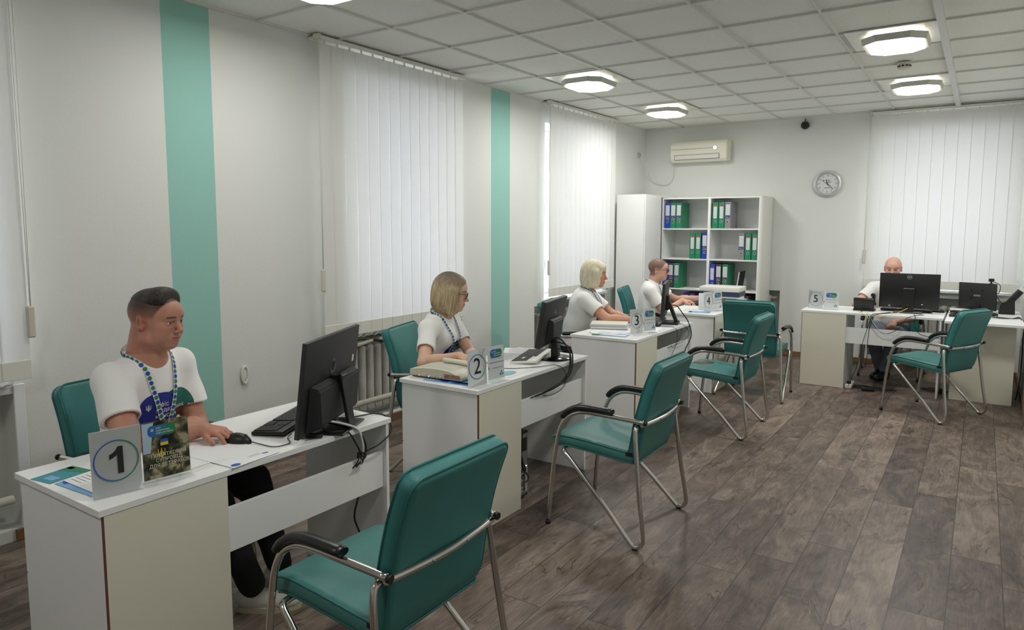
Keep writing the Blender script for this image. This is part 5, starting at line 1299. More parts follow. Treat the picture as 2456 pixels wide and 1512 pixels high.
M_bl = mat('binder_blue', rgb(30, 62, 176), .45); M_gr = mat('binder_green', rgb(28, 128, 92), .45); M_gy = mat('binder_grey', rgb(134, 136, 138), .5); M_bk = mat('binder_dark_grey', rgb(62, 62, 66), .5); M_nv = mat('binder_navy', rgb(36, 40, 110), .45)
M_lab = mat('binder_label', rgb(206, 208, 212), .5); M_labp = mat('label_purple', rgb(78, 72, 128), .5)
def binder(label, x, z, m, style, dy=0.0, tilt=0):
    t = thing('lever_arch_binder', label, 'binder', (x+.036, SH+.02+dy, z), 0, 'lever arch binders on the shelves')
    t.rotation_euler = (0, radians(tilt), 0)
    bm = new_bm(); add_box(bm, (-.035, 0, .0005), (.035, .285, .318), .002); obj('cover', bm, m, t)
    if style == 'plain':
        bm = new_bm(); poly_bm(bm, [(-.022, .125), (-.012, .125), (-.012, .12), (.012, .12), (.012, .125), (.022, .125), (.022, .265), (-.022, .265)], T(0, -.0008, 0) @ RX(90)); lb = obj('spine_label', bm, M_lab, t)
        bm = new_bm(); poly_bm(bm, [(-.022, .268), (.022, .268), (.022, .284), (-.022, .284)], T(0, -.0008, 0) @ RX(90)); obj('red_tab', bm, M_red, t)
    else:
        bm = new_bm(); poly_bm(bm, [(-.026, .16), (.026, .16), (.026, .29), (-.026, .29)], T(0, -.0008, 0) @ RX(90)); lb = obj('spine_label', bm, M_lab, t)
        bm = new_bm(); poly_bm(bm, [(-.027, .116), (.027, .116), (.027, .158), (-.027, .158)], T(0, -.0008, 0) @ RX(90)); obj('label_band', bm, M_labp, t)
        bm = new_bm(); poly_bm(bm, [(-.026, .293), (.026, .293), (.026, .300), (-.026, .300)], T(0, -.0008, 0) @ RX(90)); obj('label_cap', bm, M_labp, t)
        bm = new_bm(); poly_bm(bm, [(-.024, .112), (.024, .112), (.024, .117), (-.024, .117)], T(0, -.0012, 0) @ RX(90)); obj('yellow_line', bm, M_yellow, t)
        bm = new_bm(); text_bm(bm, 'A4', .012, T(-.008, -.0014, .135) @ RX(90), bold=.0005); poly_bm(bm, [(.002, .125), (.02, .125), (.02, .128), (.002, .128)], T(0, -.0014, 0) @ RX(90)); obj('label_print', bm, M_lab, t)
    bm = new_bm(); add_lathe(bm, [(.0105, 0), (.0105, .0022), (.0145, .0018), (.015, 0)], T(0, -.0002, .08) @ RX(90), 20); rg = obj('finger_ring', bm, M_alu, t)
    bm = new_bm(); poly_bm(bm, [(.0108*cos(q*pi/8), .0108*sin(q*pi/8)) for q in range(16)], T(0, -.0009, .08) @ RX(90)); obj('finger_hole', bm, M_ink, rg)
    return t
A0 = .505
def bx_(i): return A0+.016+.012+.0735*i
B0 = A0+W1
def by_(i): return B0+.016+.014+.0765*i
binder('blue binder first on the top shelf above desk 4', bx_(0), 1.556, M_bl, 'band')
binder('green binder between the blue one and another green, top left shelf', bx_(1), 1.556, M_gr, 'band')
binder('green binder third on the top left shelf, its side showing', bx_(2), 1.556, M_gr, 'band')
binder('green binder leftmost of the top right shelf', by_(0), 1.556, M_gr, 'plain')
binder('green binder beside the grey one on the top right shelf', by_(1), 1.556, M_gr, 'plain')
binder('grey binder third on the top right shelf', by_(2), 1.556, M_gy, 'band')
xr = A0+W1-.016
binder('green binder leftmost of the middle left shelf', xr-.219-.01, 1.18, M_gr, 'plain')
binder('green binder beside the blue one on the middle left shelf', xr-.1455-.01, 1.18, M_gr, 'plain')
binder('blue binder against the divider on the middle left shelf', xr-.0745, 1.18, M_bl, 'band')
xr = A0+2*W1-.016
binder('grey binder leftmost of the middle right shelf', xr-.232, 1.18, M_gy, 'band')
binder('green binder between grey and green on the middle right shelf', xr-.154, 1.18, M_gr, 'plain')
binder('green binder against the right end of the middle right shelf', xr-.0755, 1.18, M_gr, 'plain')
binder('blue binder behind the glasses of the man at desk 4', bx_(0)-.012, .803, M_bl, 'plain')
binder('dark grey binder beside a blue one on the lower left shelf', bx_(1)-.012, .803, M_bk, 'band')
binder('green binder third on the lower left shelf, above the printer', bx_(2)-.010, .803, M_gr, 'band', -.0)
binder('blue binder leftmost of the lower right shelf', by_(0)-.015, .803, M_bl, 'plain')
binder('dark grey binder between blue and green on the lower right shelf', by_(1)-.014, .803, M_bk, 'band')
binder('green binder third on the lower right shelf', by_(2)-.010, .803, M_gr, 'band')
for k, (m_, x, lb) in enumerate(((M_nv, A0+.30, 'navy binder on the shelf below, just left of the printer'), (M_nv, A0+.375, 'navy binder on the shelf behind the printer'), (M_gr, B0+.20, 'green binder low on the right shelf behind the printer cable'), (M_nv, B0+.277, 'navy binder low on the right shelf behind the printer cable'), (M_nv, B0+.354, 'navy binder second from the right end of the lowest visible shelf'), (M_bk, B0+.431, 'dark grey binder at the right end of the lowest visible shelf'))):
    binder(lb, x, .43, m_, 'band')
t = thing('document_file', 'thin black file with a white front leaning on the lower right shelf', 'file', (B0+.335, SH+.10, .804)); t.rotation_euler = (0, radians(8), 0)
bm = new_bm(); add_box(bm, (0, 0, 0), (.012, .20, .235), .002); obj('black_cover', bm, M_ink, t); bm = new_bm(); add_box(bm, (-.013, 0, .0), (-.001, .20, .225), .001); obj('white_sheets', bm, M_paper, t)
# ------------------------------------------------------------------ people: one continuous surface per body
class Field:
    """blend of rounded shapes, turned into one continuous surface"""
    def __init__(s): s.p = []
    def cone(s, a, b, ra, rb, k=.02, op='u', sq=None):
        """tapered capsule a->b; sq: (direction, factor) flattens it along a direction"""
        a, b = Vector(a), Vector(b); R = max(ra, rb)*1.6
        lo = [min(a[i], b[i])-R for i in range(3)]; hi = [max(a[i], b[i])+R for i in range(3)]
        def f(X, Y, Z):
            d = b-a; L2 = max(d.length_squared, 1e-9)
            px, py, pz = X-a.x, Y-a.y, Z-a.z
            t = np.clip((px*d.x+py*d.y+pz*d.z)/L2, 0, 1); qx, qy, qz = px-t*d.x, py-t*d.y, pz-t*d.z
            if sq is None: l = np.sqrt(qx*qx+qy*qy+qz*qz)
            else:
                n = Vector(sq[0]).normalized(); c = sq[1]; dn = qx*n.x+qy*n.y+qz*n.z
                l = np.sqrt(np.maximum(qx*qx+qy*qy+qz*qz+dn*dn*(c*c-1), 0))
                return (l-(ra+(rb-ra)*t))*(1/max(1, c)*.5+.5)
            return l-(ra+(rb-ra)*t)
        s.p.append((f, lo, hi, k, op)); return s
    def ell(s, c, r, M=None, k=.02, op='u'):
        """ellipsoid with axes of frame M (3x3 columns) at c"""
        c = Vector(c); R = max(r)*1.3; A = M if M is not None else Matrix.Identity(3)
        def f(X, Y, Z):
            px, py, pz = X-c.x, Y-c.y, Z-c.z; u = 0; v = 0
            for i in range(3):
                ax = A.col[i]; q = px*ax.x+py*ax.y+pz*ax.z; u = u+(q/r[i])**2; v = v+(q/(r[i]*r[i]))**2
            k0 = np.sqrt(u); k1 = np.sqrt(v)+1e-9
            return k0*(k0-1)/k1
        s.p.append((f, [c[i]-R for i in range(3)], [c[i]+R for i in range(3)], k, op)); return s
    def half(s, c, n, k=.004):
        """keep the side the normal does NOT point to"""
        c, n = Vector(c), Vector(n).normalized()
        s.p.append((lambda X, Y, Z: (X-c.x)*n.x+(Y-c.y)*n.y+(Z-c.z)*n.z, None, None, k, 'i')); return s
    def warp(s, fn): s.p.append((fn, None, None, 0, 'w')); return s
    def surface(s, h, lo=None, hi=None):
        us = [p for p in s.p if p[4] == 'u']
        if lo is None: lo = [min(p[1][i] for p in us)-2*h for i in range(3)]; hi = [max(p[2][i] for p in us)+2*h for i in range(3)]
        n = [int(math.ceil((hi[i]-lo[i])/h))+1 for i in range(3)]
        ax = [(lo[i]+h*np.arange(n[i])).astype(np.float32) for i in range(3)]
        F = np.full(n, .05, np.float32)
        for f, l, u, k, op in s.p:
            if l is None: sl = [slice(0, n[i]) for i in range(3)]
            else:
                m = k+2*h
                sl = [slice(max(0, int((l[i]-m-lo[i])/h)), min(n[i], int((u[i]+m-lo[i])/h)+2)) for i in range(3)]
                if any(q.stop <= q.start for q in sl): continue
            X, Y, Z = ax[0][sl[0]][:, None, None], ax[1][sl[1]][None, :, None], ax[2][sl[2]][None, None, :]
            G = F[sl[0], sl[1], sl[2]]
            if op == 'w': G += f(X, Y, Z).astype(np.float32); continue
            d = np.broadcast_to(f(X, Y, Z), G.shape).astype(np.float32)
            if op == 'u': t = np.clip(.5+.5*(G-d)/k, 0, 1); r = G*(1-t)+d*t-k*t*(1-t)
            else:
                d2 = -d if op == 's' else d
                t = np.clip(.5-.5*(G-d2)/k, 0, 1); r = G*(1-t)+d2*t+k*t*(1-t)
            F[sl[0], sl[1], sl[2]] = r
        for i in range(3):                        # closed at the border of the grid
            q = [slice(None)]*3
            for e in (0, -1): q[i] = e; F[tuple(q)] = np.maximum(F[tuple(q)], .01)
        return nets(F, lo, h)

def nets(F, lo, h):
    S = F < 0; n = F.shape
    c = [S[i:n[0]-1+i, j:n[1]-1+j, k:n[2]-1+k] for i in (0, 1) for j in (0, 1) for k in (0, 1)]
    sm = sum(x.astype(np.int8) for x in c); mix = (sm > 0) & (sm < 8)
    I = np.argwhere(mix); idx = np.full(mix.shape, -1, np.int32); idx[mix] = np.arange(len(I))
    corners = np.array([(i, j, k) for i in (0, 1) for j in (0, 1) for k in (0, 1)])
    V = np.stack([F[I[:, 0]+a, I[:, 1]+b, I[:, 2]+c_] for a, b, c_ in corners], 1)
    acc = np.zeros((len(I), 3)); cnt = np.zeros(len(I))
    for a in range(8):
        for b in range(a+1, 8):
            d = corners[b]-corners[a]
            if np.abs(d).sum() != 1: continue
            va, vb = V[:, a], V[:, b]; m = (va < 0) != (vb < 0)
            t = np.where(m, va/np.where(np.abs(va-vb) < 1e-12, 1, va-vb), 0)
            acc += m[:, None]*(corners[a]+t[:, None]*d); cnt += m
    P = (I+acc/cnt[:, None])*h+np.array(lo)
    faces = []
    for axn in range(3):
        u, v = (axn+1) % 3, (axn+2) % 3
        sl0 = [slice(1, n[i]-1) for i in range(3)]; sl1 = list(sl0); sl0[axn] = slice(0, n[axn]-1); sl1[axn] = slice(1, n[axn])
        A, B = S[tuple(sl0)], S[tuple(sl1)]; E_ = np.argwhere(A != B); off = np.array([1, 1, 1]); off[axn] = 0; E_ = E_+off
        if not len(E_): continue
        ins = S[E_[:, 0], E_[:, 1], E_[:, 2]]
        du = np.zeros(3, int); du[u] = 1; dv = np.zeros(3, int); dv[v] = 1
        q = [idx[tuple((E_-x).T)] for x in (du+dv, dv, 0*du, du)]
        Q = np.stack(q, 1); Q[~ins] = Q[~ins][:, ::-1]; faces.append(Q)
    return P, np.concatenate(faces)

def mesh_np(name, P, Q, mats, parent=None, origin=(0, 0, 0), colors=None, matrix=None):
    me = bpy.data.meshes.new(name); P = (P-np.array(origin)).astype(np.float32)
    me.vertices.add(len(P)); me.vertices.foreach_set('co', P.ravel())
    me.loops.add(Q.size); me.polygons.add(len(Q))
    me.loops.foreach_set('vertex_index', Q.astype(np.int32).ravel())
    me.polygons.foreach_set('loop_start', np.arange(0, Q.size, 4, dtype=np.int32))
    me.polygons.foreach_set('use_smooth', np.ones(len(Q), bool))
    me.update(calc_edges=True); me.validate()
    if colors is not None:
        at = me.color_attributes.new('pigment', 'FLOAT_COLOR', 'POINT')
        at.data.foreach_set('color', np.concatenate([colors, np.ones((len(colors), 1))], 1).astype(np.float32).ravel())
    for m in (mats if isinstance(mats, (list, tuple)) else [mats]): me.materials.append(m)
    o = bpy.data.objects.new(name, me); COL.objects.link(o)
    if parent is not None: o.parent = parent
    if matrix is not None: o.matrix_local = matrix
    return o

def skin_mat():
    m = mat('skin', rgb(190, 140, 118), .5, bump=.12, bscale=350, spec=.35); nt = m.node_tree; b = nt.nodes['Principled BSDF']
    a = nt.nodes.new('ShaderNodeAttribute'); a.attribute_name = 'pigment'; nt.links.new(a.outputs['Color'], b.inputs['Base Color'])
    b.inputs['Subsurface Weight'].default_value = .12; b.inputs['Subsurface Radius'].default_value = (.012, .004, .002); b.inputs['Subsurface Scale'].default_value = .6
    return m
M_skin = skin_mat()
M_shirt = mat('white_cotton', rgb(232, 232, 230), .85, bump=.25, bscale=260, sheen=.15)
M_black_cloth = mat('black_trousers', rgb(22, 22, 26), .9, bump=.2, bscale=400)
M_denim = mat('grey_denim', rgb(112, 120, 134), .9, bump=.3, bscale=500, vary=.15, vscale=14)
M_eye = mat('eye_white', rgb(214, 208, 202), .2); M_iris = mat('iris', rgb(70, 84, 96), .2); M_pupil = mat('pupil', rgb(12, 12, 12), .15)
M_glassframe = mat('spectacle_frame', rgb(30, 24, 26), .3)
M_lanyard = mat('lanyard_ribbon', rgb(222, 224, 224), .6)
M_ldot = mat('lanyard_blue', rgb(30, 66, 158), .6); M_gdot = mat('lanyard_green', rgb(34, 128, 88), .6)

def hair_mat(name, c1, c2, root=None):
    m = mat(name, c1, .42, spec=.4); nt = m.node_tree; L = nt.links; N = nt.nodes; b = N['Principled BSDF']
    tc = N.new('ShaderNodeTexCoord'); mp = N.new('ShaderNodeMapping'); mp.inputs['Scale'].default_value = (1, 1, .07); L.new(tc.outputs['Object'], mp.inputs[0])
    n = N.new('ShaderNodeTexNoise'); n.inputs['Scale'].default_value = 230; n.inputs['Detail'].default_value = 4; L.new(mp.outputs[0], n.inputs['Vector'])
    n2 = N.new('ShaderNodeTexNoise'); n2.inputs['Scale'].default_value = 60; n2.inputs['Detail'].default_value = 2; L.new(mp.outputs[0], n2.inputs['Vector'])
    ad = N.new('ShaderNodeMath'); ad.operation = 'ADD'; L.new(n.outputs['Fac'], ad.inputs[0]); L.new(n2.outputs['Fac'], ad.inputs[1])
    mr = N.new('ShaderNodeMapRange'); mr.inputs[1].default_value = .75; mr.inputs[2].default_value = 1.25; L.new(ad.outputs[0], mr.inputs[0])
    mx = N.new('ShaderNodeMix'); mx.data_type = 'RGBA'; mx.inputs[6].default_value = c1; mx.inputs[7].default_value = c2; L.new(mr.outputs[0], mx.inputs[0])
    outc = mx.outputs[2]
    if root is not None:
        sx = N.new('ShaderNodeSeparateXYZ'); L.new(tc.outputs['Object'], sx.inputs[0]); r2_ = N.new('ShaderNodeMapRange'); r2_.inputs[1].default_value = .03; r2_.inputs[2].default_value = .13
        L.new(sx.outputs[2], r2_.inputs[0]); m3 = N.new('ShaderNodeMix'); m3.data_type = 'RGBA'; L.new(r2_.outputs[0], m3.inputs[0]); L.new(outc, m3.inputs[6]); m3.inputs[7].default_value = root; outc = m3.outputs[2]
    L.new(outc, b.inputs['Base Color'])
    bp = N.new('ShaderNodeBump'); bp.inputs['Strength'].default_value = .9; bp.inputs['Distance'].default_value = .004; L.new(ad.outputs[0], bp.inputs['Height']); L.new(bp.outputs[0], b.inputs['Normal'])
    return m

def head_field(F, M, sex='m', w=1.0, jaw=1.0, nose=1.0, chub=0.0, open_grid=True):
    """M: 4x4 head frame: x right, y face direction, z up, origin between the ears at eye level"""
    A = M.to_3x3(); P = lambda x, y, z: M @ Vector((x*w, y, z))
    E = lambda c, r, k, op='u': F.ell(P(*c), (r[0]*w, r[1], r[2]), A, k, op)
    C = lambda a, b, ra, rb, k, op='u', sq=None: F.cone(P(*a), P(*b), ra, rb, k, op, sq)
    E((0, -.018, .034), (.076, .096, .086), .02)
    E((0, .022, .030), (.066, .070, .066), .03)
    E((0, .026, -.030), (.060+chub*.4, .062, .066), .025)
    E((0, .016, -.072), ((.056+chub)*jaw, .056, .038), .025)
    E((0, .062, -.092), (.026*jaw, .024, .020), .022)
    for s in (-1, 1):
        E((s*.040, .056, -.022), (.022, .022, .020), .02)                   # cheekbone
        E((s*.036, .052, -.052), (.022+chub*.6, .022, .024), .02)                # cheek
        C((s*.016, .084, .018), (s*.044, .070, .020), .0085, .007, .012)          # brow
        E((s*.031, .0885, -.001), (.018, .014, .0115), .010, 's')                # socket
        E((s*.031, .0735, -.001), (.0150, .0150, .0135), .006)                   # lids over the eye
    E((0, .078, .036), (.045, .016, .03), .02)
    C((0, .086, .008), (0, .106, -.030), .0075, .0105*nose, .010)              # nose
    E((0, .108, -.033), (.0105*nose, .0095, .0095), .006)
    for s in (-1, 1): E((s*.0115*nose, .0985, -.037), (.0075, .009, .007), .005)
    for s in (-1, 1): E((s*.0062, .1045, -.0435), (.0028, .004, .003), .003, 's')
    E((0, .078, -.062), (.028, .0155, .022), .014)                               # muzzle
    C((-.017, .0855, -.0605), (0, .0918, -.0580), .0034, .0042, .004); C((0, .0918, -.0580), (.017, .0855, -.0605), .0042, .0034, .004)
    C((-.015, .0850, -.0685), (0, .0905, -.0700), .0038, .0048, .004); C((0, .0905, -.0700), (.015, .0850, -.0685), .0048, .0038, .004)
    C((-.022, .0875, -.0640), (0, .0975, -.0638), .0015, .0016, .002, 's'); C((0, .0975, -.0638), (.022, .0875, -.0640), .0016, .0015, .002, 's')
    for s in (-1, 1):                                                          # slit between the lids
        C((s*.020, .0905, -.0015), (s*.042, .0835, -.0005), .0033, .0030, .002, 's')
    for s in (-1, 1):                                                          # ears
        Me = (M @ T(s*.0765*w, -.012, -.008) @ RZ(s*-22) @ RX(-10)).to_3x3()
        F.ell(M @ Vector((s*.0775*w, -.014, -.004)), (.0075, .0165, .031), Me, .006)
        F.ell(M @ Vector((s*.0735*w, -.006, -.020)), (.007, .011, .014), Me, .006)
        F.ell(M @ Vector((s*.0835*w, -.010, -.004)), (.006, .0095, .018), Me, .004, 's')

def head_colors(P, M, base, lips, brow, scalp=None, stubble=0.0, seed=0, brow_th=.0045, lash=False):
    Mi = np.array(M.inverted()); L = P@Mi[:3, :3].T+Mi[:3, 3]; x, y, z = L[:, 0], L[:, 1], L[:, 2]
    c = np.tile(np.array(base[:3]), (len(P), 1))
    def mixc(m, col): 
        nonlocal c; m = np.clip(m, 0, 1)[:, None]; c = c*(1-m)+np.array(col[:3])*m
    g = lambda cx, cy, cz, r: np.exp(-(((np.abs(x)-cx)/r)**2+((y-cy)/r)**2+((z-cz)/r)**2))
    red = (base[0]*1.05, base[1]*.72, base[2]*.68)
    mixc(.45*g(.045, .06, -.035, .028), red); mixc(.5*g(0, .108, -.034, .016), red); mixc(.45*(np.abs(x) > .07)*(y < .02), red)
    if stubble > 0: mixc(stubble*np.clip((-.045-z)/.02, 0, 1)*(y > -.01)*(z > -.13), (base[0]*.62, base[1]*.62, base[2]*.64))
    lm = (np.abs(x) < .0215)*(y > .078)*(np.abs(z+.0645) < .0125-.3*np.abs(x)); mixc(lm*.55, lips)
    mixc((np.abs(x) < .021)*(y > .075)*(np.abs(z+.0638+.0*x) < .0018)*.7, (base[0]*.25, base[1]*.15, base[2]*.15))
    bz = .0205+.10*(np.abs(x)-.015)-2.2*(np.abs(x)-.022)**2*2
    bm_ = (np.abs(x) > .013)*(np.abs(x) < .050)*(y > .05)*np.clip(1.4-np.abs(z-bz)/brow_th, 0, 1); mixc(bm_*.85, brow)
    ez = np.abs(z+.001); mixc((np.abs(np.abs(x)-.031) < .0155)*(y > .076)*(np.abs(z-.0035) < .0016)*.7, (base[0]*.3, base[1]*.22, base[2]*.2))
    if scalp is not None:
        col, zf, strength = scalp
        hl = .062-.0*z                                                          # hairline: behind a curve from temple to forehead
        m = np.clip((z-(.045-.9*np.clip(.045-y, 0, .2)))/.012, 0, 1)*(1 if zf is None else 1)
        m2 = np.clip((.060-.25*np.abs(x)*0+ (z-.06)*.2 - y)/.010, 0, 1)
        ear = np.clip((z+.02+.35*np.clip(-y, 0, .1)*0)/.02, 0, 1)
        back = np.clip((-.02-y)/.01, 0, 1)*np.clip((z+.075)/.02, 0, 1)
        side = np.clip((z-.012)/.012, 0, 1)*np.clip((.050+.55*(z-.03)-y)/.008, 0, 1)*(y < .075)
        m_ = np.maximum(side, back)*strength*(np.clip((z+.015)/.075, .12, 1) if zf is not None else 1)
        if zf is not None: m_ = m_*np.clip((zf-z)/.03, 0, 1)
        mixc(m_, col)
    return c

def eyes(t, M, w=1.0, look=(0, 0)):
    for s in (-1, 1):
        bm = new_bm(); c = M @ Vector((s*.031*w, .0752, -.001)); add_ell(bm, (0, 0, 0), (.0122, .0122, .0122), None, 16, 12)
        Me = T(*c) @ M.to_3x3().to_4x4() @ RZ(look[0]) @ RX(look[1])
        for v in bm.verts: v.co = Me @ v.co
        e = wobj('eye', bm, M_eye, t)
        bm = new_bm(); 
        for (r, d) in ((.0058, .0110),): 
            q = [bm.verts.new(Me @ Vector((r*cos(a*pi/8), sqrt(.0125**2-r*r), r*sin(a*pi/8)))) for a in range(16)]; cc = bm.verts.new(Me @ Vector((0, .0126, 0)))
            for a in range(16): bm.faces.new((q[a], q[(a+1) % 16], cc))
        bmesh.ops.recalc_face_normals(bm, faces=bm.faces[:])
        ir = obj('iris', bm, M_iris, e, origin=t.location)
        bm = new_bm(); poly_bm(bm, [(.0027*cos(a*pi/6), .01285, .0027*sin(a*pi/6)) for a in range(12)], Me); obj('pupil', bm, M_pupil, e, origin=t.location)

def ik(a, b, l1, l2, hint):
    """middle joint of a two-bone chain"""
    a, b, hint = Vector(a), Vector(b), Vector(hint); d = b-a; L = min(d.length, (l1+l2)*.999); u = d.normalized()
    x = (l1*l1-l2*l2+L*L)/(2*L); h = sqrt(max(0, l1*l1-x*x)); n = (hint-a); n = (n-u*n.dot(u)).normalized()
    return a+u*x+n*h

def hand_field(F, wrist, fwd, up_, side, curls=(22, 38, 30), spread=1.0, s=1.0, thumb=(35, 10), arch=-8):
    """side=+1: thumb on the +lateral side (lat = fwd x up). curls: bend of knuckle, middle and end joint in degrees (downwards)"""
    W = Vector(wrist); f = Vector(fwd).normalized(); n = Vector(up_); n = (n-f*n.dot(f)).normalized(); lat = f.cross(n)*side
    def rot(v, deg): return Matrix.Rotation(radians(deg), 3, f.cross(n)) @ v     # positive lifts, negative lowers
    pd = rot(f, arch); kn = []
    for i, (o, fl, r) in enumerate(((.030, .072, .0085), (.010, .080, .0088), (-.011, .075, .0084), (-.030, .060, .0076))):
        base = W+pd*(.088-.006*abs(i-1.0))*s+lat*o*s-n*(.002*abs(i-1.2))
        F.cone(W+lat*o*.45*s+pd*.012*s, base, .0165*s, .0115*s, .012)
        d = pd; p = base; lens = (.46, .30, .24); dl = lat*spread*(.10-.065*i)
        for j in range(3):
            if j == 0: d = (d+dl).normalized()
            d = Matrix.Rotation(-radians(curls[j]), 3, f.cross(n)) @ d
            q = p+d*fl*lens[j]*s
            F.cone(p, q, (r-.0008*j)*s, (r-.0008*(j+1))*s, .0035); p = q
        kn.append(base)
    F.ell(W+pd*.050*s-n*.004, (.040*s, .046*s, .0135*s), Matrix((lat, pd, n)).transposed(), .012)
    # thumb leaves the side of the palm near its base
    b0 = W+lat*.020*s+pd*.018*s-n*.006; d = (pd*cos(radians(thumb[0]))+lat*sin(radians(thumb[0]))-n*sin(radians(thumb[1]))).normalized()
    b1 = b0+d*.040*s; d2 = (d+pd*.35-n*.12).normalized(); b2 = b1+d2*.031*s; d3 = (d2+pd*.3-n*.1).normalized(); b3 = b2+d3*.024*s
    F.cone(b0, b1, .0155*s, .0115*s, .010); F.cone(b1, b2, .0108*s, .0095*s, .004); F.cone(b2, b3, .0093*s, .0075*s, .004)
    return pd

def person(name, label, pelvis, yaw, head_c, head_yaw, head_pitch, hands, spec):
    """hands: [(wrist, fwd, up, curls) for the right hand, the same for the left]; right = -lateral"""
    base = Vector((pelvis[0], pelvis[1], 0)); t = thing(name, label, 'person', base)
    f = Vector((cos(yaw), sin(yaw), 0)); r = Vector((sin(yaw), -cos(yaw), 0)); U = Vector((0, 0, 1))
    sx = spec; male = sx.get('sex', 'm') == 'm'; sk = sx['skin']; g = sx.get('girth', 1.0)
    head_c = Vector(head_c)
    Mh = Matrix.Translation(head_c) @ Matrix.Rotation(head_yaw-pi/2, 4, 'Z') @ Matrix.Rotation(radians(head_pitch), 4, 'X') @ Matrix.Rotation(radians(sx.get('head_roll', 0)), 4, 'Y')
    hs = sx.get('hs', 1.0); Mh = Mh @ Matrix.Scale(1.0, 4)
    hy = Mh.to_3x3() @ Vector((0, 1, 0)); hz = Mh.to_3x3() @ Vector((0, 0, 1))
    pel = base+U*.545
    nb = head_c-hz*.155-hy*.045-f*.0                                  # neck base
    nb = Vector((nb.x, nb.y, nb.z)); sp = (nb-pel)
    sw = (.172 if male else .150)*sx.get('shw', 1)
    sh = {s: nb-U*.060+r*(s*sw)-f*.005 for s in (1, -1)}
    chest = pel+sp*.62; waist = pel+sp*.28
    el, wr = {}, {}
    ua, fa = (.285, .255) if male else (.265, .235)
    for s, hd in zip((1, -1), hands):
        w_ = Vector(hd[0]); wr[s] = w_
        hint = Vector(hd[4]) if len(hd) > 4 else sh[s]+r*(s*.18)-U*.5-f*.12
        el[s] = ik(sh[s], w_, ua, fa, hint)
    hip = {s: pel+r*(s*.085)-U*.01 for s in (1, -1)}; kn, an = {}, {}
    for s, ft in zip((1, -1), sx['feet']):
        an[s] = Vector(ft[0])+U*.085; kn[s] = ik(hip[s], an[s], .425, .41, hip[s]+f*.6+U*.5+r*s*.1)
    # --- body
    F = Field()
    ta = Matrix((r, f, U)).transposed()
    F.ell(chest+U*.02, (.150*g, .098*g, .17), ta, .04); F.ell(waist, (.135*g, .095*g, .15), ta, .05); F.ell(pel, (.15*g, .11, .11), ta, .05)
    F.cone(sh[1], sh[-1], .048, .048, .04)
    neck0 = nb-U*.03-f*.01; neck1 = head_c-hz*.055-hy*.030; nr = (.060 if male else .047)*sx.get('neck', 1)
    F.cone(neck0, neck1, nr*1.05, nr, .03)
    F.cone(nb-U*.02, sh[1], .045, .035, .03); F.cone(nb-U*.02, sh[-1], .045, .035, .03)
    ar = (1.0 if male else .88)*sx.get('arm', 1)
    for s in (1, -1):
        F.cone(sh[s], el[s], .052*ar, .043*ar, .02)
        F.cone(el[s], el[s]+(wr[s]-el[s])*.35, .042*ar, .043*ar, .02); F.cone(el[s]+(wr[s]-el[s])*.3, wr[s], .043*ar, .028*ar, .02, sq=None)
        F.cone(hip[s], kn[s], .075, .052, .03); F.cone(kn[s], an[s], .05, .032, .02)
    n_body = len(F.p)
    head_field(F, Mh, sx.get('sex', 'm'), sx.get('hw', 1), sx.get('jaw', 1), sx.get('nose', 1), sx.get('chub', 0))
    n_head = len(F.p)
    hp = []
    for s, hd in zip((1, -1), hands):
        hand_field(F, hd[0], hd[1], hd[2], s if True else 1, hd[3], s=1.0 if male else .9, arch=hd[5] if len(hd) > 5 else -8)
    allp = F.p
    parts = []
    cut = head_c-hz*.130-hy*.02
    # body region (coarse), without head and hands
    F.p = list(allp)
    F.half(cut+hz*.006, hz, .001)
    for s, hd in zip((1, -1), hands):
        fw_ = (wr[s]-el[s]).normalized()
        c_, n_, R_ = wr[s]-fw_*.022, fw_, .16
        F.p.append((lambda X, Y, Z, c_=c_, n_=n_: np.minimum((X-c_.x)*n_.x+(Y-c_.y)*n_.y+(Z-c_.z)*n_.z, .05), [wr[s][i]-.30 for i in range(3)], [wr[s][i]+.30 for i in range(3)], .001, 'i2'))
    # the wrist cut only acts near the hand
    ps = []
    for p in F.p:
        if p[4] == 'i2':
            fn = p[0]; ww = None
            ps.append((fn, p[1], p[2], p[3], 'c'))
        else: ps.append(p)
    F.p = ps
    def surf(plist, h, lo=None, hi=None):
        G = Field(); G.p = plist; return G.surface(h, lo, hi)
    body_p = allp[:n_head]+[((lambda X, Y, Z, c_=cut+hz*.006: (X-c_.x)*hz.x+(Y-c_.y)*hz.y+(Z-c_.z)*hz.z), [head_c[i]-.17 for i in range(3)], [head_c[i]+.19 for i in range(3)], .001, 'i')]
    parts.append(surf(body_p, sx.get('hb', .007)))
    hl = [head_c[i]-.17 for i in range(3)]; hh = [head_c[i]+.16 for i in range(3)]
    head_p = allp[:n_head]+[((lambda X, Y, Z, c_=cut: -((X-c_.x)*hz.x+(Y-c_.y)*hz.y+(Z-c_.z)*hz.z)), None, None, .001, 'i')]
    parts.append(surf(head_p, sx.get('hh', .003), hl, hh)); hi_ = 1
    for s, hd in zip((1, -1), hands):
        fw_ = (wr[s]-el[s]).normalized(); c0 = wr[s]-fw_*.030
        hp_ = allp[:n_body]+allp[n_head:]+[((lambda X, Y, Z, c_=c0, n_=fw_: -((X-c_.x)*n_.x+(Y-c_.y)*n_.y+(Z-c_.z)*n_.z)), None, None, .001, 'i')]
        m_ = wr[s]+Vector(hd[1]).normalized()*.08
        parts.append(surf(hp_, sx.get('hd', .0028), [m_[i]-.13 for i in range(3)], [m_[i]+.13 for i in range(3)]))
    V, Q, Cc, o_ = [], [], [], 0
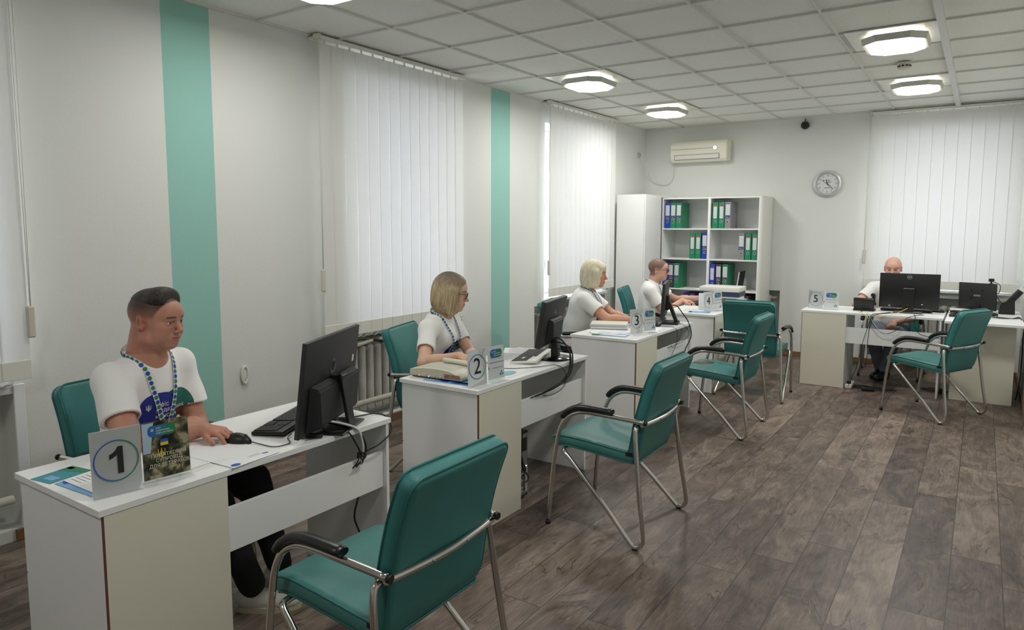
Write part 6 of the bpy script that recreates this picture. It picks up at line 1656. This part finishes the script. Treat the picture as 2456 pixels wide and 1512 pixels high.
    for i, (P_, q_) in enumerate(parts):
        if i == 1: c_ = head_colors(P_, Mh, sk, sx['lips'], sx['brow'], sx.get('scalp'), sx.get('stubble', 0), brow_th=sx.get('brow_th', .0045))
        else:
            c_ = np.tile(np.array(sk[:3]), (len(P_), 1))
            if i >= 2: c_ = c_*np.array([1.02, .94, .92])
        V.append(P_); Q.append(q_+o_); Cc.append(c_); o_ += len(P_)
    mesh_np('body', np.concatenate(V), np.concatenate(Q), M_skin, t, base, np.concatenate(Cc))
    eyes(t, Mh, sx.get('hw', 1), sx.get('look', (0, 0)))
    # --- shirt
    S = Field()
    S.ell(chest+U*.03+f*.005, (.168*g, .118*g, .19), ta, .05); S.ell(waist+U*.02+f*.012*g, (.155*g, .122*g*sx.get('belly', 1), .17), ta, .06); S.ell(pel+U*.02+f*.01, (.168*g, .135*g, .12), ta, .06)
    S.cone(sh[1]-U*.008, sh[-1]-U*.008, .058, .058, .045); S.cone(nb-U*.030, sh[1]+U*.0, .052, .050, .035); S.cone(nb-U*.030, sh[-1]+U*.0, .052, .050, .035)
    if not male:
        for s in (1, -1): S.ell(chest+U*.045+f*.088+r*s*.070, (.068, .062, .066), ta, .05)
    for s in (1, -1):
        e1 = sh[s]+(el[s]-sh[s])*sx.get('sleeve', .62); d = (el[s]-sh[s]).normalized()
        S.cone(sh[s], e1+(el[s]-sh[s]).normalized()*.03, .061*ar, .068*ar, .03); 
        def cyl(c_, L_, R_):
            def g_(X, Y, Z, c_=c_, d=d, L_=L_, R_=R_):
                px, py, pz = X-c_.x, Y-c_.y, Z-c_.z; u = px*d.x+py*d.y+pz*d.z
                q = np.sqrt(np.maximum(px*px+py*py+pz*pz-u*u, 0)); return np.maximum(np.abs(u-L_/2)-L_/2, q-R_)
            S.p.append((g_, [c_[i]-.16 for i in range(3)], [c_[i]+.16 for i in range(3)], .003, 's'))
        cyl(e1, .13, .105); cyl(e1-d*.018, .12, .054*ar)
    # collar opening, tilted with the neck; hem cut
    nd = (neck1-neck0).normalized()
    S.cone(nb+U*(nr*.62-.030)+f*.012, nb+nd*.15+f*.03, nr*1.06, nr*1.5, .006, 's')
    fr_ = sx.get('folds', .0048); ph = random.Random(hash(label) % 1000 if False else len(label)).uniform(0, 6)
    def folds(X, Y, Z):
        a = (X-chest.x)*f.x+(Y-chest.y)*f.y; b = (X-chest.x)*r.x+(Y-chest.y)*r.y; z = Z-chest.z
        return fr_*(np.sin(26*z+22*np.abs(b)+9*a+ph)*np.exp(-((z+.17)/.13)**2)*.9+.6*np.sin(34*(z+.8*b)+ph*2)*np.exp(-((np.abs(b)-.15)/.06)**2)+.35*np.sin(45*b+12*z+ph)*np.exp(-((z+.05)/.2)**2))
    S.warp(folds)
    S.half(pel-U*.055, -U, .006)
    P_, q_ = S.surface(sx.get('hsurf', .006))
    mesh_np('t_shirt', P_, q_, M_shirt, t, base)
    bvh = BVHTree.FromPolygons([tuple(v) for v in P_], [tuple(int(i) for i in q) for q in q_])
    # --- trousers and shoes
    Tr = Field(); Tr.ell(pel-U*.015, (.165*g, .13, .105), ta, .05)
    for s in (1, -1):
        Tr.cone(hip[s], kn[s], .092, .070, .04); Tr.cone(kn[s], an[s]+U*.02, .068, sx.get('cuff', .052), .03)
    Tr.warp(lambda X, Y, Z: .003*np.sin(60*Z+20*X)*np.sin(35*Y+10*Z))
    for s in (1, -1): pass
    P2, q2 = Tr.surface(.009); mesh_np('trousers', P2, q2, sx['trousers'], t, base)
    for s, ft in zip((1, -1), sx['feet']):
        c = Vector(ft[0]); d = Vector(ft[1]).normalized(); l = Vector((d.y, -d.x, 0))
        Sh = Field(); A = Matrix((l, d, U)).transposed()
        Sh.ell(c+d*.02+U*.045, (.040, .075, .045), A, .02); Sh.ell(c+d*.12+U*.034, (.046, .075, .032), A, .03); Sh.cone(c-d*.03+U*.06, c-d*.015+U*.10, .038, .036, .02)
        Sh.half(c+U*.012, -U, .002)
        P3, q3 = Sh.surface(.006); shoe = mesh_np('shoe', P3, q3, sx['shoe'], t, base)
        bm = new_bm(); pts = [(x*.047*(1-.18*(y < 0)), .06+y*.135) for x, y in [(cos(a), sin(a)) for a in [2*pi*k/24 for k in range(24)]]]
        add_prism(bm, pts, 0, .022, Matrix.Translation(c) @ A.to_4x4()); obj('sole', bm, sx['sole'], shoe, 'auto', origin=base)
    # --- surface-following trimmings
    def snap(p, d, off=.0022, far=.5):
        """first shirt surface met from outside along -d"""
        h_ = bvh.ray_cast(Vector(p)+d*far, -d, far*2)
        return (h_[0]+d*off) if h_[0] is not None else None
    cf = f.copy(); info = dict(t=t, base=base, f=f, r=r, U=U, nb=nb, chest=chest, Mh=Mh, sh=sh, el=el, nr=nr, snap=snap, bvh=bvh)
    if sx.get('lanyard'):
        for s in (1, -1):
            path = []
            end = nb-U*sx.get('lan_len', .36)+f*.1
            for k in range(26):
                u_ = k/25; z = -.01+(-sx.get('lan_len', .36)+.01)*u_; lx = s*(.072*(1-u_)**.8)
                p = nb+r*lx+U*z
                q = snap(p, f, .0055)
                path.append(q if q is not None else p+f*.1)
            # round the side of the neck to the back
            pre = []
            for k in range(7):
                a = radians(180-100*k/6); 
                p = nb+r*(s*(nr+.022)*sin(a)*1.05)+f*((nr+.018)*cos(a)*1.0)+U*(.040-.028*k/6); pre.append(p)
            pts = cr(pre+path[1:], 1); pts = [Vector(p) for p in pts]
            # smooth
            def lift(p):
                lo_, n_, ix, dd = bvh.find_nearest(p)
                if lo_ is not None and dd < .04 and (p-lo_).dot(n_) < .0045: return lo_+n_*.0045
                return p
            for _ in range(3): pts = [pts[0]]+[(pts[i-1]+pts[i]*2+pts[i+1])/4 for i in range(1, len(pts)-1)]+[pts[-1]]
            pts = [lift(p) for p in pts]; pts = [pts[0]]+[(pts[i-1]+pts[i]*2+pts[i+1])/4 for i in range(1, len(pts)-1)]+[pts[-1]]
            bm = new_bm(); prev = None; acc = 0; nd_ = 0; W_ = .0105
            for i in range(len(pts)-1):
                tg = (pts[i+1]-pts[i]).normalized(); ctr = Vector((nb.x, nb.y, pts[i].z)); out = (pts[i]-ctr); out.z = 0; out = (out.normalized()*.4+f).normalized() if i > 6 else out.normalized()
                out = (out-tg*out.dot(tg)).normalized(); wv = tg.cross(out)*W_
                cur = (bm.verts.new(pts[i]+wv+out*.001), bm.verts.new(pts[i]-wv+out*.001))
                if prev: bm.faces.new((prev[0], prev[1], cur[1], cur[0]))
                prev = cur
                acc += (pts[i+1]-pts[i]).length
                while acc > .0205:
                    acc -= .0205; q = pts[i+1]-tg*acc+out*.0022; nd_ += 1; 
                    vv_ = [q+(tg.cross(out))*.0090*cos(a)+tg*.0090*sin(a) for a in [2*pi*m/10 for m in range(10)]]
                    ff = bm.faces.new([bm.verts.new(v) for v in vv_]); ff.material_index = 1+nd_ % 2
            wobj('lanyard', bm, [M_lanyard, M_ldot, M_gdot], t)
        bm = new_bm(); e_ = path[-1]; add_tube(bm, [e_+f*.004, e_-U*.02+f*.006], .004, 6); wobj('lanyard_clip', bm, M_alu, t)
    if sx.get('logo'):
        lx, lz, ls = sx['logo']
        def lp(x, y):                        # x to the wearer's left as seen from the front -> picture right
            return snap(nb-r*(lx+x)*1.0+U*(lz+y), (f).normalized(), .0018)
        bm = new_bm(); n1, n2 = 0, 0; grid = {}
        for mi_, (cx_, cy_, a_, b_) in enumerate(((-.034, -.004, .074, .066), (.042, .003, .068, .061))):
            NR, NT = 12, 56; rows = []
            for k in range(NR+1):
                row = []
                for m in range(NT):
                    th = 2*pi*m/NT; ex = 2/2.6; cc, ss = cos(th), sin(th)
                    px_ = cx_+a_*math.copysign(abs(cc)**ex, cc)*k/NR; py_ = cy_+b_*math.copysign(abs(ss)**ex, ss)*k/NR
                    q = lp(px_*ls, py_*ls); row.append(bm.verts.new(q+f*(.0009 if mi_ == 0 else 0)) if q is not None else None)
                rows.append(row)
            for k in range(NR):
                for m in range(NT):
                    q = [rows[k][m], rows[k][(m+1) % NT], rows[k+1][(m+1) % NT], rows[k+1][m]]
                    if None in q: continue
                    try: f_ = bm.faces.new(q); f_.material_index = mi_; f_.smooth = True
                    except ValueError: pass
        lg = wobj('shirt_print', bm, [mat('print_navy', rgb(22, 40, 130), .6), mat('print_deep_green', sx.get('logo_green', rgb(20, 98, 86)), .6)], t)
        bm = new_bm(); tb = new_bm()
        trident_bm(tb, .026, T(-.078, .012, 0))
        for s_, y in (('Офіс', .016), ('податкових', -.006), ('консультантів', -.028)): text_bm(tb, s_, .0235, T(-.052, y, 0), align='LEFT')
        bmesh.ops.triangulate(tb, faces=tb.faces[:]); vm = {}
        for v in tb.verts:
            q = lp(v.co.x*ls, v.co.y*ls); vm[v] = bm.verts.new(q+f*.0020) if q is not None else None
        for f_ in tb.faces:
            q = [vm[v] for v in f_.verts]
            if None not in q:
                try: bm.faces.new(q)
                except ValueError: pass
        tb.free(); obj('print_lettering', bm, M_paper, lg, origin=base)
    if sx.get('glasses'):
        bm = new_bm(); gm = sx['glasses']; hw_ = sx.get('hw', 1)
        for s in (-1, 1):
            pts = [Mh @ Vector((s*(.033*hw_)+.0215*x, .1035-.10*abs(s*(.033)+.0215*x)**1.2, -.004+.0165*y)) for x, y in [(max(-1, min(1, 1.25*cos(a))), max(-1, min(1, 1.2*sin(a)))) for a in [2*pi*k/20 for k in range(20)]]]
            add_tube(bm, pts, sx.get('gw', .0018), 6, closed=True)
            add_tube(bm, [Mh @ Vector((s*.055*hw_, .094, .006)), Mh @ Vector((s*.070*hw_, .085, .008)), Mh @ Vector((s*.079*hw_, .04, .008)), Mh @ Vector((s*.081*hw_, -.01, .010)), Mh @ Vector((s*.079*hw_, -.028, -.005))], .0019, 6)
        add_tube(bm, cr([Mh @ Vector((-.0115, .1045, .003)), Mh @ Vector((0, .1065, .006)), Mh @ Vector((.0115, .1045, .003))], 3), .0016, 6)
        gl = wobj('spectacles', bm, M_glassframe, t)
        bm = new_bm()
        for s in (-1, 1): poly_bm(bm, [Mh @ Vector((s*(.033*hw_)+.020*x, .1030-.10*abs(s*(.033)+.020*x)**1.2, -.004+.015*y)) for x, y in [(max(-1, min(1, 1.25*cos(a))), max(-1, min(1, 1.2*sin(a)))) for a in [2*pi*k/20 for k in range(20)]]], Matrix())
        obj('lenses', bm, M_glass, gl, origin=base)
    return info

def hair_obj(t, base, Mh, F, h, m):
    """F is built in head coordinates; the mesh keeps them so that the strands follow the head"""
    P_, q_ = F.surface(h)
    o = mesh_np('hair', P_, q_, m, t); o.matrix_local = Matrix.Translation(-base) @ Mh
    return o
def short_hair(w=1.0):
    F = Field()
    F.ell((0, -.019, .036), (.0775*w, .0975, .0885), None, .01); F.ell((0, .028, .080), (.060*w, .050, .040), None, .03); F.ell((0, .036, .094), (.050*w, .042, .030), None, .04)
    F.half((0, .074, 0), (0, 1, .10), .010)
    F.p.append((lambda X, Y, Z: (.066-Z-.10*np.clip(Y, -.1, .1)+.0022*np.sin(330*X+260*Y)), None, None, .016, 'i'))
    pass
    return F
def bob_hair(w=1.0, length=.135, fringe=False, full=1.0, front=.040):
    F = Field()
    F.ell((0, -.016, .036), (.088*w*full, .104, .096), None, .02)
    F.ell((0, -.020, -.02), (.094*w*full, .094, .085), None, .05); F.ell((0, -.024, -.070), (.094*w*full, .088, .075), None, .05)
    for s in (-1, 1): F.cone((s*.074*w*full, .018, .02), (s*.080*w*full, .030, -length+.03), .026, .022, .03)
    F.half((0, 0, -length), (0, .12, -1), .012)
    # face opening
    F.ell((0, .150, -.050), (.062*w, .125-.0, .118), None, .012, 's')
    F.ell((0, .100, -.085), (.058*w, .072, .075), None, .012, 's')
    F.half((0, front+.045, 0), (0, 1, 0), .02) if not fringe else None
    if fringe: F.ell((0, .045, .055), (.066*w, .058, .048), None, .015); F.half((0, .112, 0), (0, 1, 0), .02); F.ell((0, .150, -.045), (.060*w, .085, .068), None, .008, 's')
    else: F.ell((0, .035, .070), (.060*w, .050, .040), None, .02); F.ell((.0, .118, .015), (.048*w, .05, .038), None, .012, 's')
    F.warp(lambda X, Y, Z: .0016*np.sin(170*np.arctan2(X, Y+.02)*.25+6*Z)*np.clip((.09-Z)/.08, 0, 1))
    return F

SK1, SK2 = rgb(184, 134, 114), rgb(212, 172, 148)
# man at desk 1
W1_ = Vector((1.455, -2.583, .792)); d1 = Vector((.95, .33, 0)).normalized()
H1 = (1.20, -2.60, 1.198)
i1 = person('person', 'man with short dark hair in a printed white T-shirt holding a mouse at desk 1', (1.03, -2.60), radians(14), H1, radians(22), -4,
    [(W1_, d1, (0, 0, 1), (20, 34, 22), Vector((1.36, -3.2, .60)), -2), (Vector((1.36, -2.62, .79)), Vector((.35, -.93, 0)), (0, 0, 1), (25, 40, 30), Vector((1.15, -2.25, .3)))],
    dict(sex='m', skin=SK1, lips=rgb(166, 92, 84), brow=rgb(74, 56, 46), scalp=(rgb(62, 48, 41), .2, .95), stubble=.18, girth=1.08, shw=.93, arm=1.06, chub=.011, hw=1.07, jaw=1.18, neck=1.2,
         feet=[((1.50, -2.42, 0), (.75, .66, 0)), ((1.44, -2.24, 0), (.7, .7, 0))], trousers=M_black_cloth, shoe=mat('white_sneaker', rgb(206, 204, 196), .6), sole=mat('cream_sole', rgb(190, 184, 158), .6),
         lanyard=True, lan_len=.30, logo=(.012, -.20, 1.05), hh=.0025, hb=.006, hd=.0024, hsurf=.0042, folds=.0062, look=(2, -4)))
hair_obj(i1['t'], i1['base'], i1['Mh'], short_hair(1.04), .003, hair_mat('dark_brown_hair', rgb(34, 27, 23), rgb(54, 42, 34)))
# woman at desk 2
i2 = person('person', 'woman with a chin-length blonde bob and glasses in a printed white T-shirt at desk 2', (.985, -.640), radians(12), (1.163, -.695, 1.158), radians(31), -8,
    [(Vector((1.46, -1.00, .835)), Vector((.95, .35, 0)), (0, 0, 1), (22, 36, 28), Vector((1.2, -1.3, .5))), (Vector((1.40, -.80, .80)), Vector((.9, -.4, 0)), (0, 0, 1), (22, 36, 28), Vector((1.2, -.3, .5)))],
    dict(sex='f', skin=SK2, lips=rgb(178, 96, 94), brow=rgb(120, 94, 76), feet=[((1.45, -.75, 0), (.85, .5, 0)), ((1.40, -.58, 0), (.85, .5, 0))], trousers=M_black_cloth, shoe=M_black, sole=M_black,
         girth=.96, lanyard=True, lan_len=.34, logo=(.03, -.205, .82), glasses=True, hh=.003, hb=.007, hd=.003, hw=.95, jaw=.9, nose=.9, arm=.95, look=(0, -12)))
hair_obj(i2['t'], i2['base'], i2['Mh'], bob_hair(.95, .150, False, 1.0), .003, hair_mat('blonde_hair_dark_roots', rgb(142, 122, 94), rgb(196, 180, 146), rgb(88, 74, 60)))
# woman at desk 3
i3 = person('person', 'woman with a light blonde bob and fringe reaching for a mouse at desk 3', (.965, 1.30), STAFF_YAW[3], (1.117, 1.347, 1.162), radians(18), -3,
    [(Vector((1.535, 1.285, .792)), Vector((.96, .28, 0)), (0, 0, 1), (18, 32, 22), Vector((1.25, .9, .5)), -2), (Vector((1.40, 1.38, .80)), Vector((.95, -.3, 0)), (0, 0, 1), (22, 36, 28), Vector((1.2, 1.9, .5)))],
    dict(sex='f', skin=rgb(204, 154, 130), lips=rgb(176, 90, 84), brow=rgb(130, 104, 84), feet=[((1.40, 1.25, 0), (1, .2, 0)), ((1.36, 1.42, 0), (1, .2, 0))], trousers=M_black_cloth, shoe=M_black, sole=M_black,
         girth=1.12, belly=1.1, lanyard=True, lan_len=.34, logo=(.03, -.22, .82), hh=.0032, hb=.008, hd=.003, hw=1.0, nose=.95, arm=1.12, folds=.005))
hair_obj(i3['t'], i3['base'], i3['Mh'], bob_hair(1.02, .122, True, 1.02), .0032, hair_mat('light_blonde_hair', rgb(206, 194, 162), rgb(236, 229, 206)))
# man at desk 4
i4 = person('person', 'balding man with dark-framed glasses typing at desk 4', (.925, 2.98), STAFF_YAW[4], (1.035, 3.01, 1.114), radians(12), -4,
    [(Vector((1.285, 3.065, .792)), Vector((1, .12, 0)), (0, 0, 1), (20, 34, 22), Vector((1.1, 2.7, .5)), -2), (Vector((1.37, 3.36, .80)), Vector((1, -.2, 0)), (0, 0, 1), (25, 36, 24), Vector((1.2, 3.6, .5)))],
    dict(sex='m', skin=rgb(206, 162, 144), lips=rgb(170, 104, 96), brow=rgb(80, 64, 56), gw=.0026, scalp=(rgb(92, 76, 66), None, .80), stubble=.12, feet=[((1.36, 2.95, 0), (1, .2, 0)), ((1.32, 3.12, 0), (1, .2, 0))], trousers=M_black_cloth, shoe=M_black, sole=M_black,
         girth=1.02, lanyard=True, lan_len=.30, glasses=True, hh=.0035, hb=.008, hd=.0035, folds=.004))
# man at desk 5
i5 = person('person', 'bald man in white T-shirt and grey jeans behind the monitor of desk 5', (3.14, 4.30), STAFF_YAW[5], (3.142, 4.13, 1.146), radians(-88), -6,
    [(Vector((2.985, 3.80, .80)), Vector((.15, -1, 0)), (0, 0, 1), (20, 30, 22), Vector((2.6, 4.0, .6)), -2), (Vector((3.19, 4.02, .60)), Vector((-.6, -.75, -.55)), (0, 0, 1), (30, 40, 30), Vector((3.6, 4.2, .6)))],
    dict(sex='m', skin=rgb(208, 164, 146), lips=rgb(170, 104, 96), brow=rgb(130, 100, 84), feet=[((3.07, 4.12, 0), (-.25, -.95, 0)), ((3.13, 4.02, .0), (-.3, -.95, 0))], trousers=M_denim, shoe=M_black, sole=M_black,
         girth=1.02, hh=.0035, hb=.008, hd=.0035, chub=.003))
bpy.context.view_layer.update()
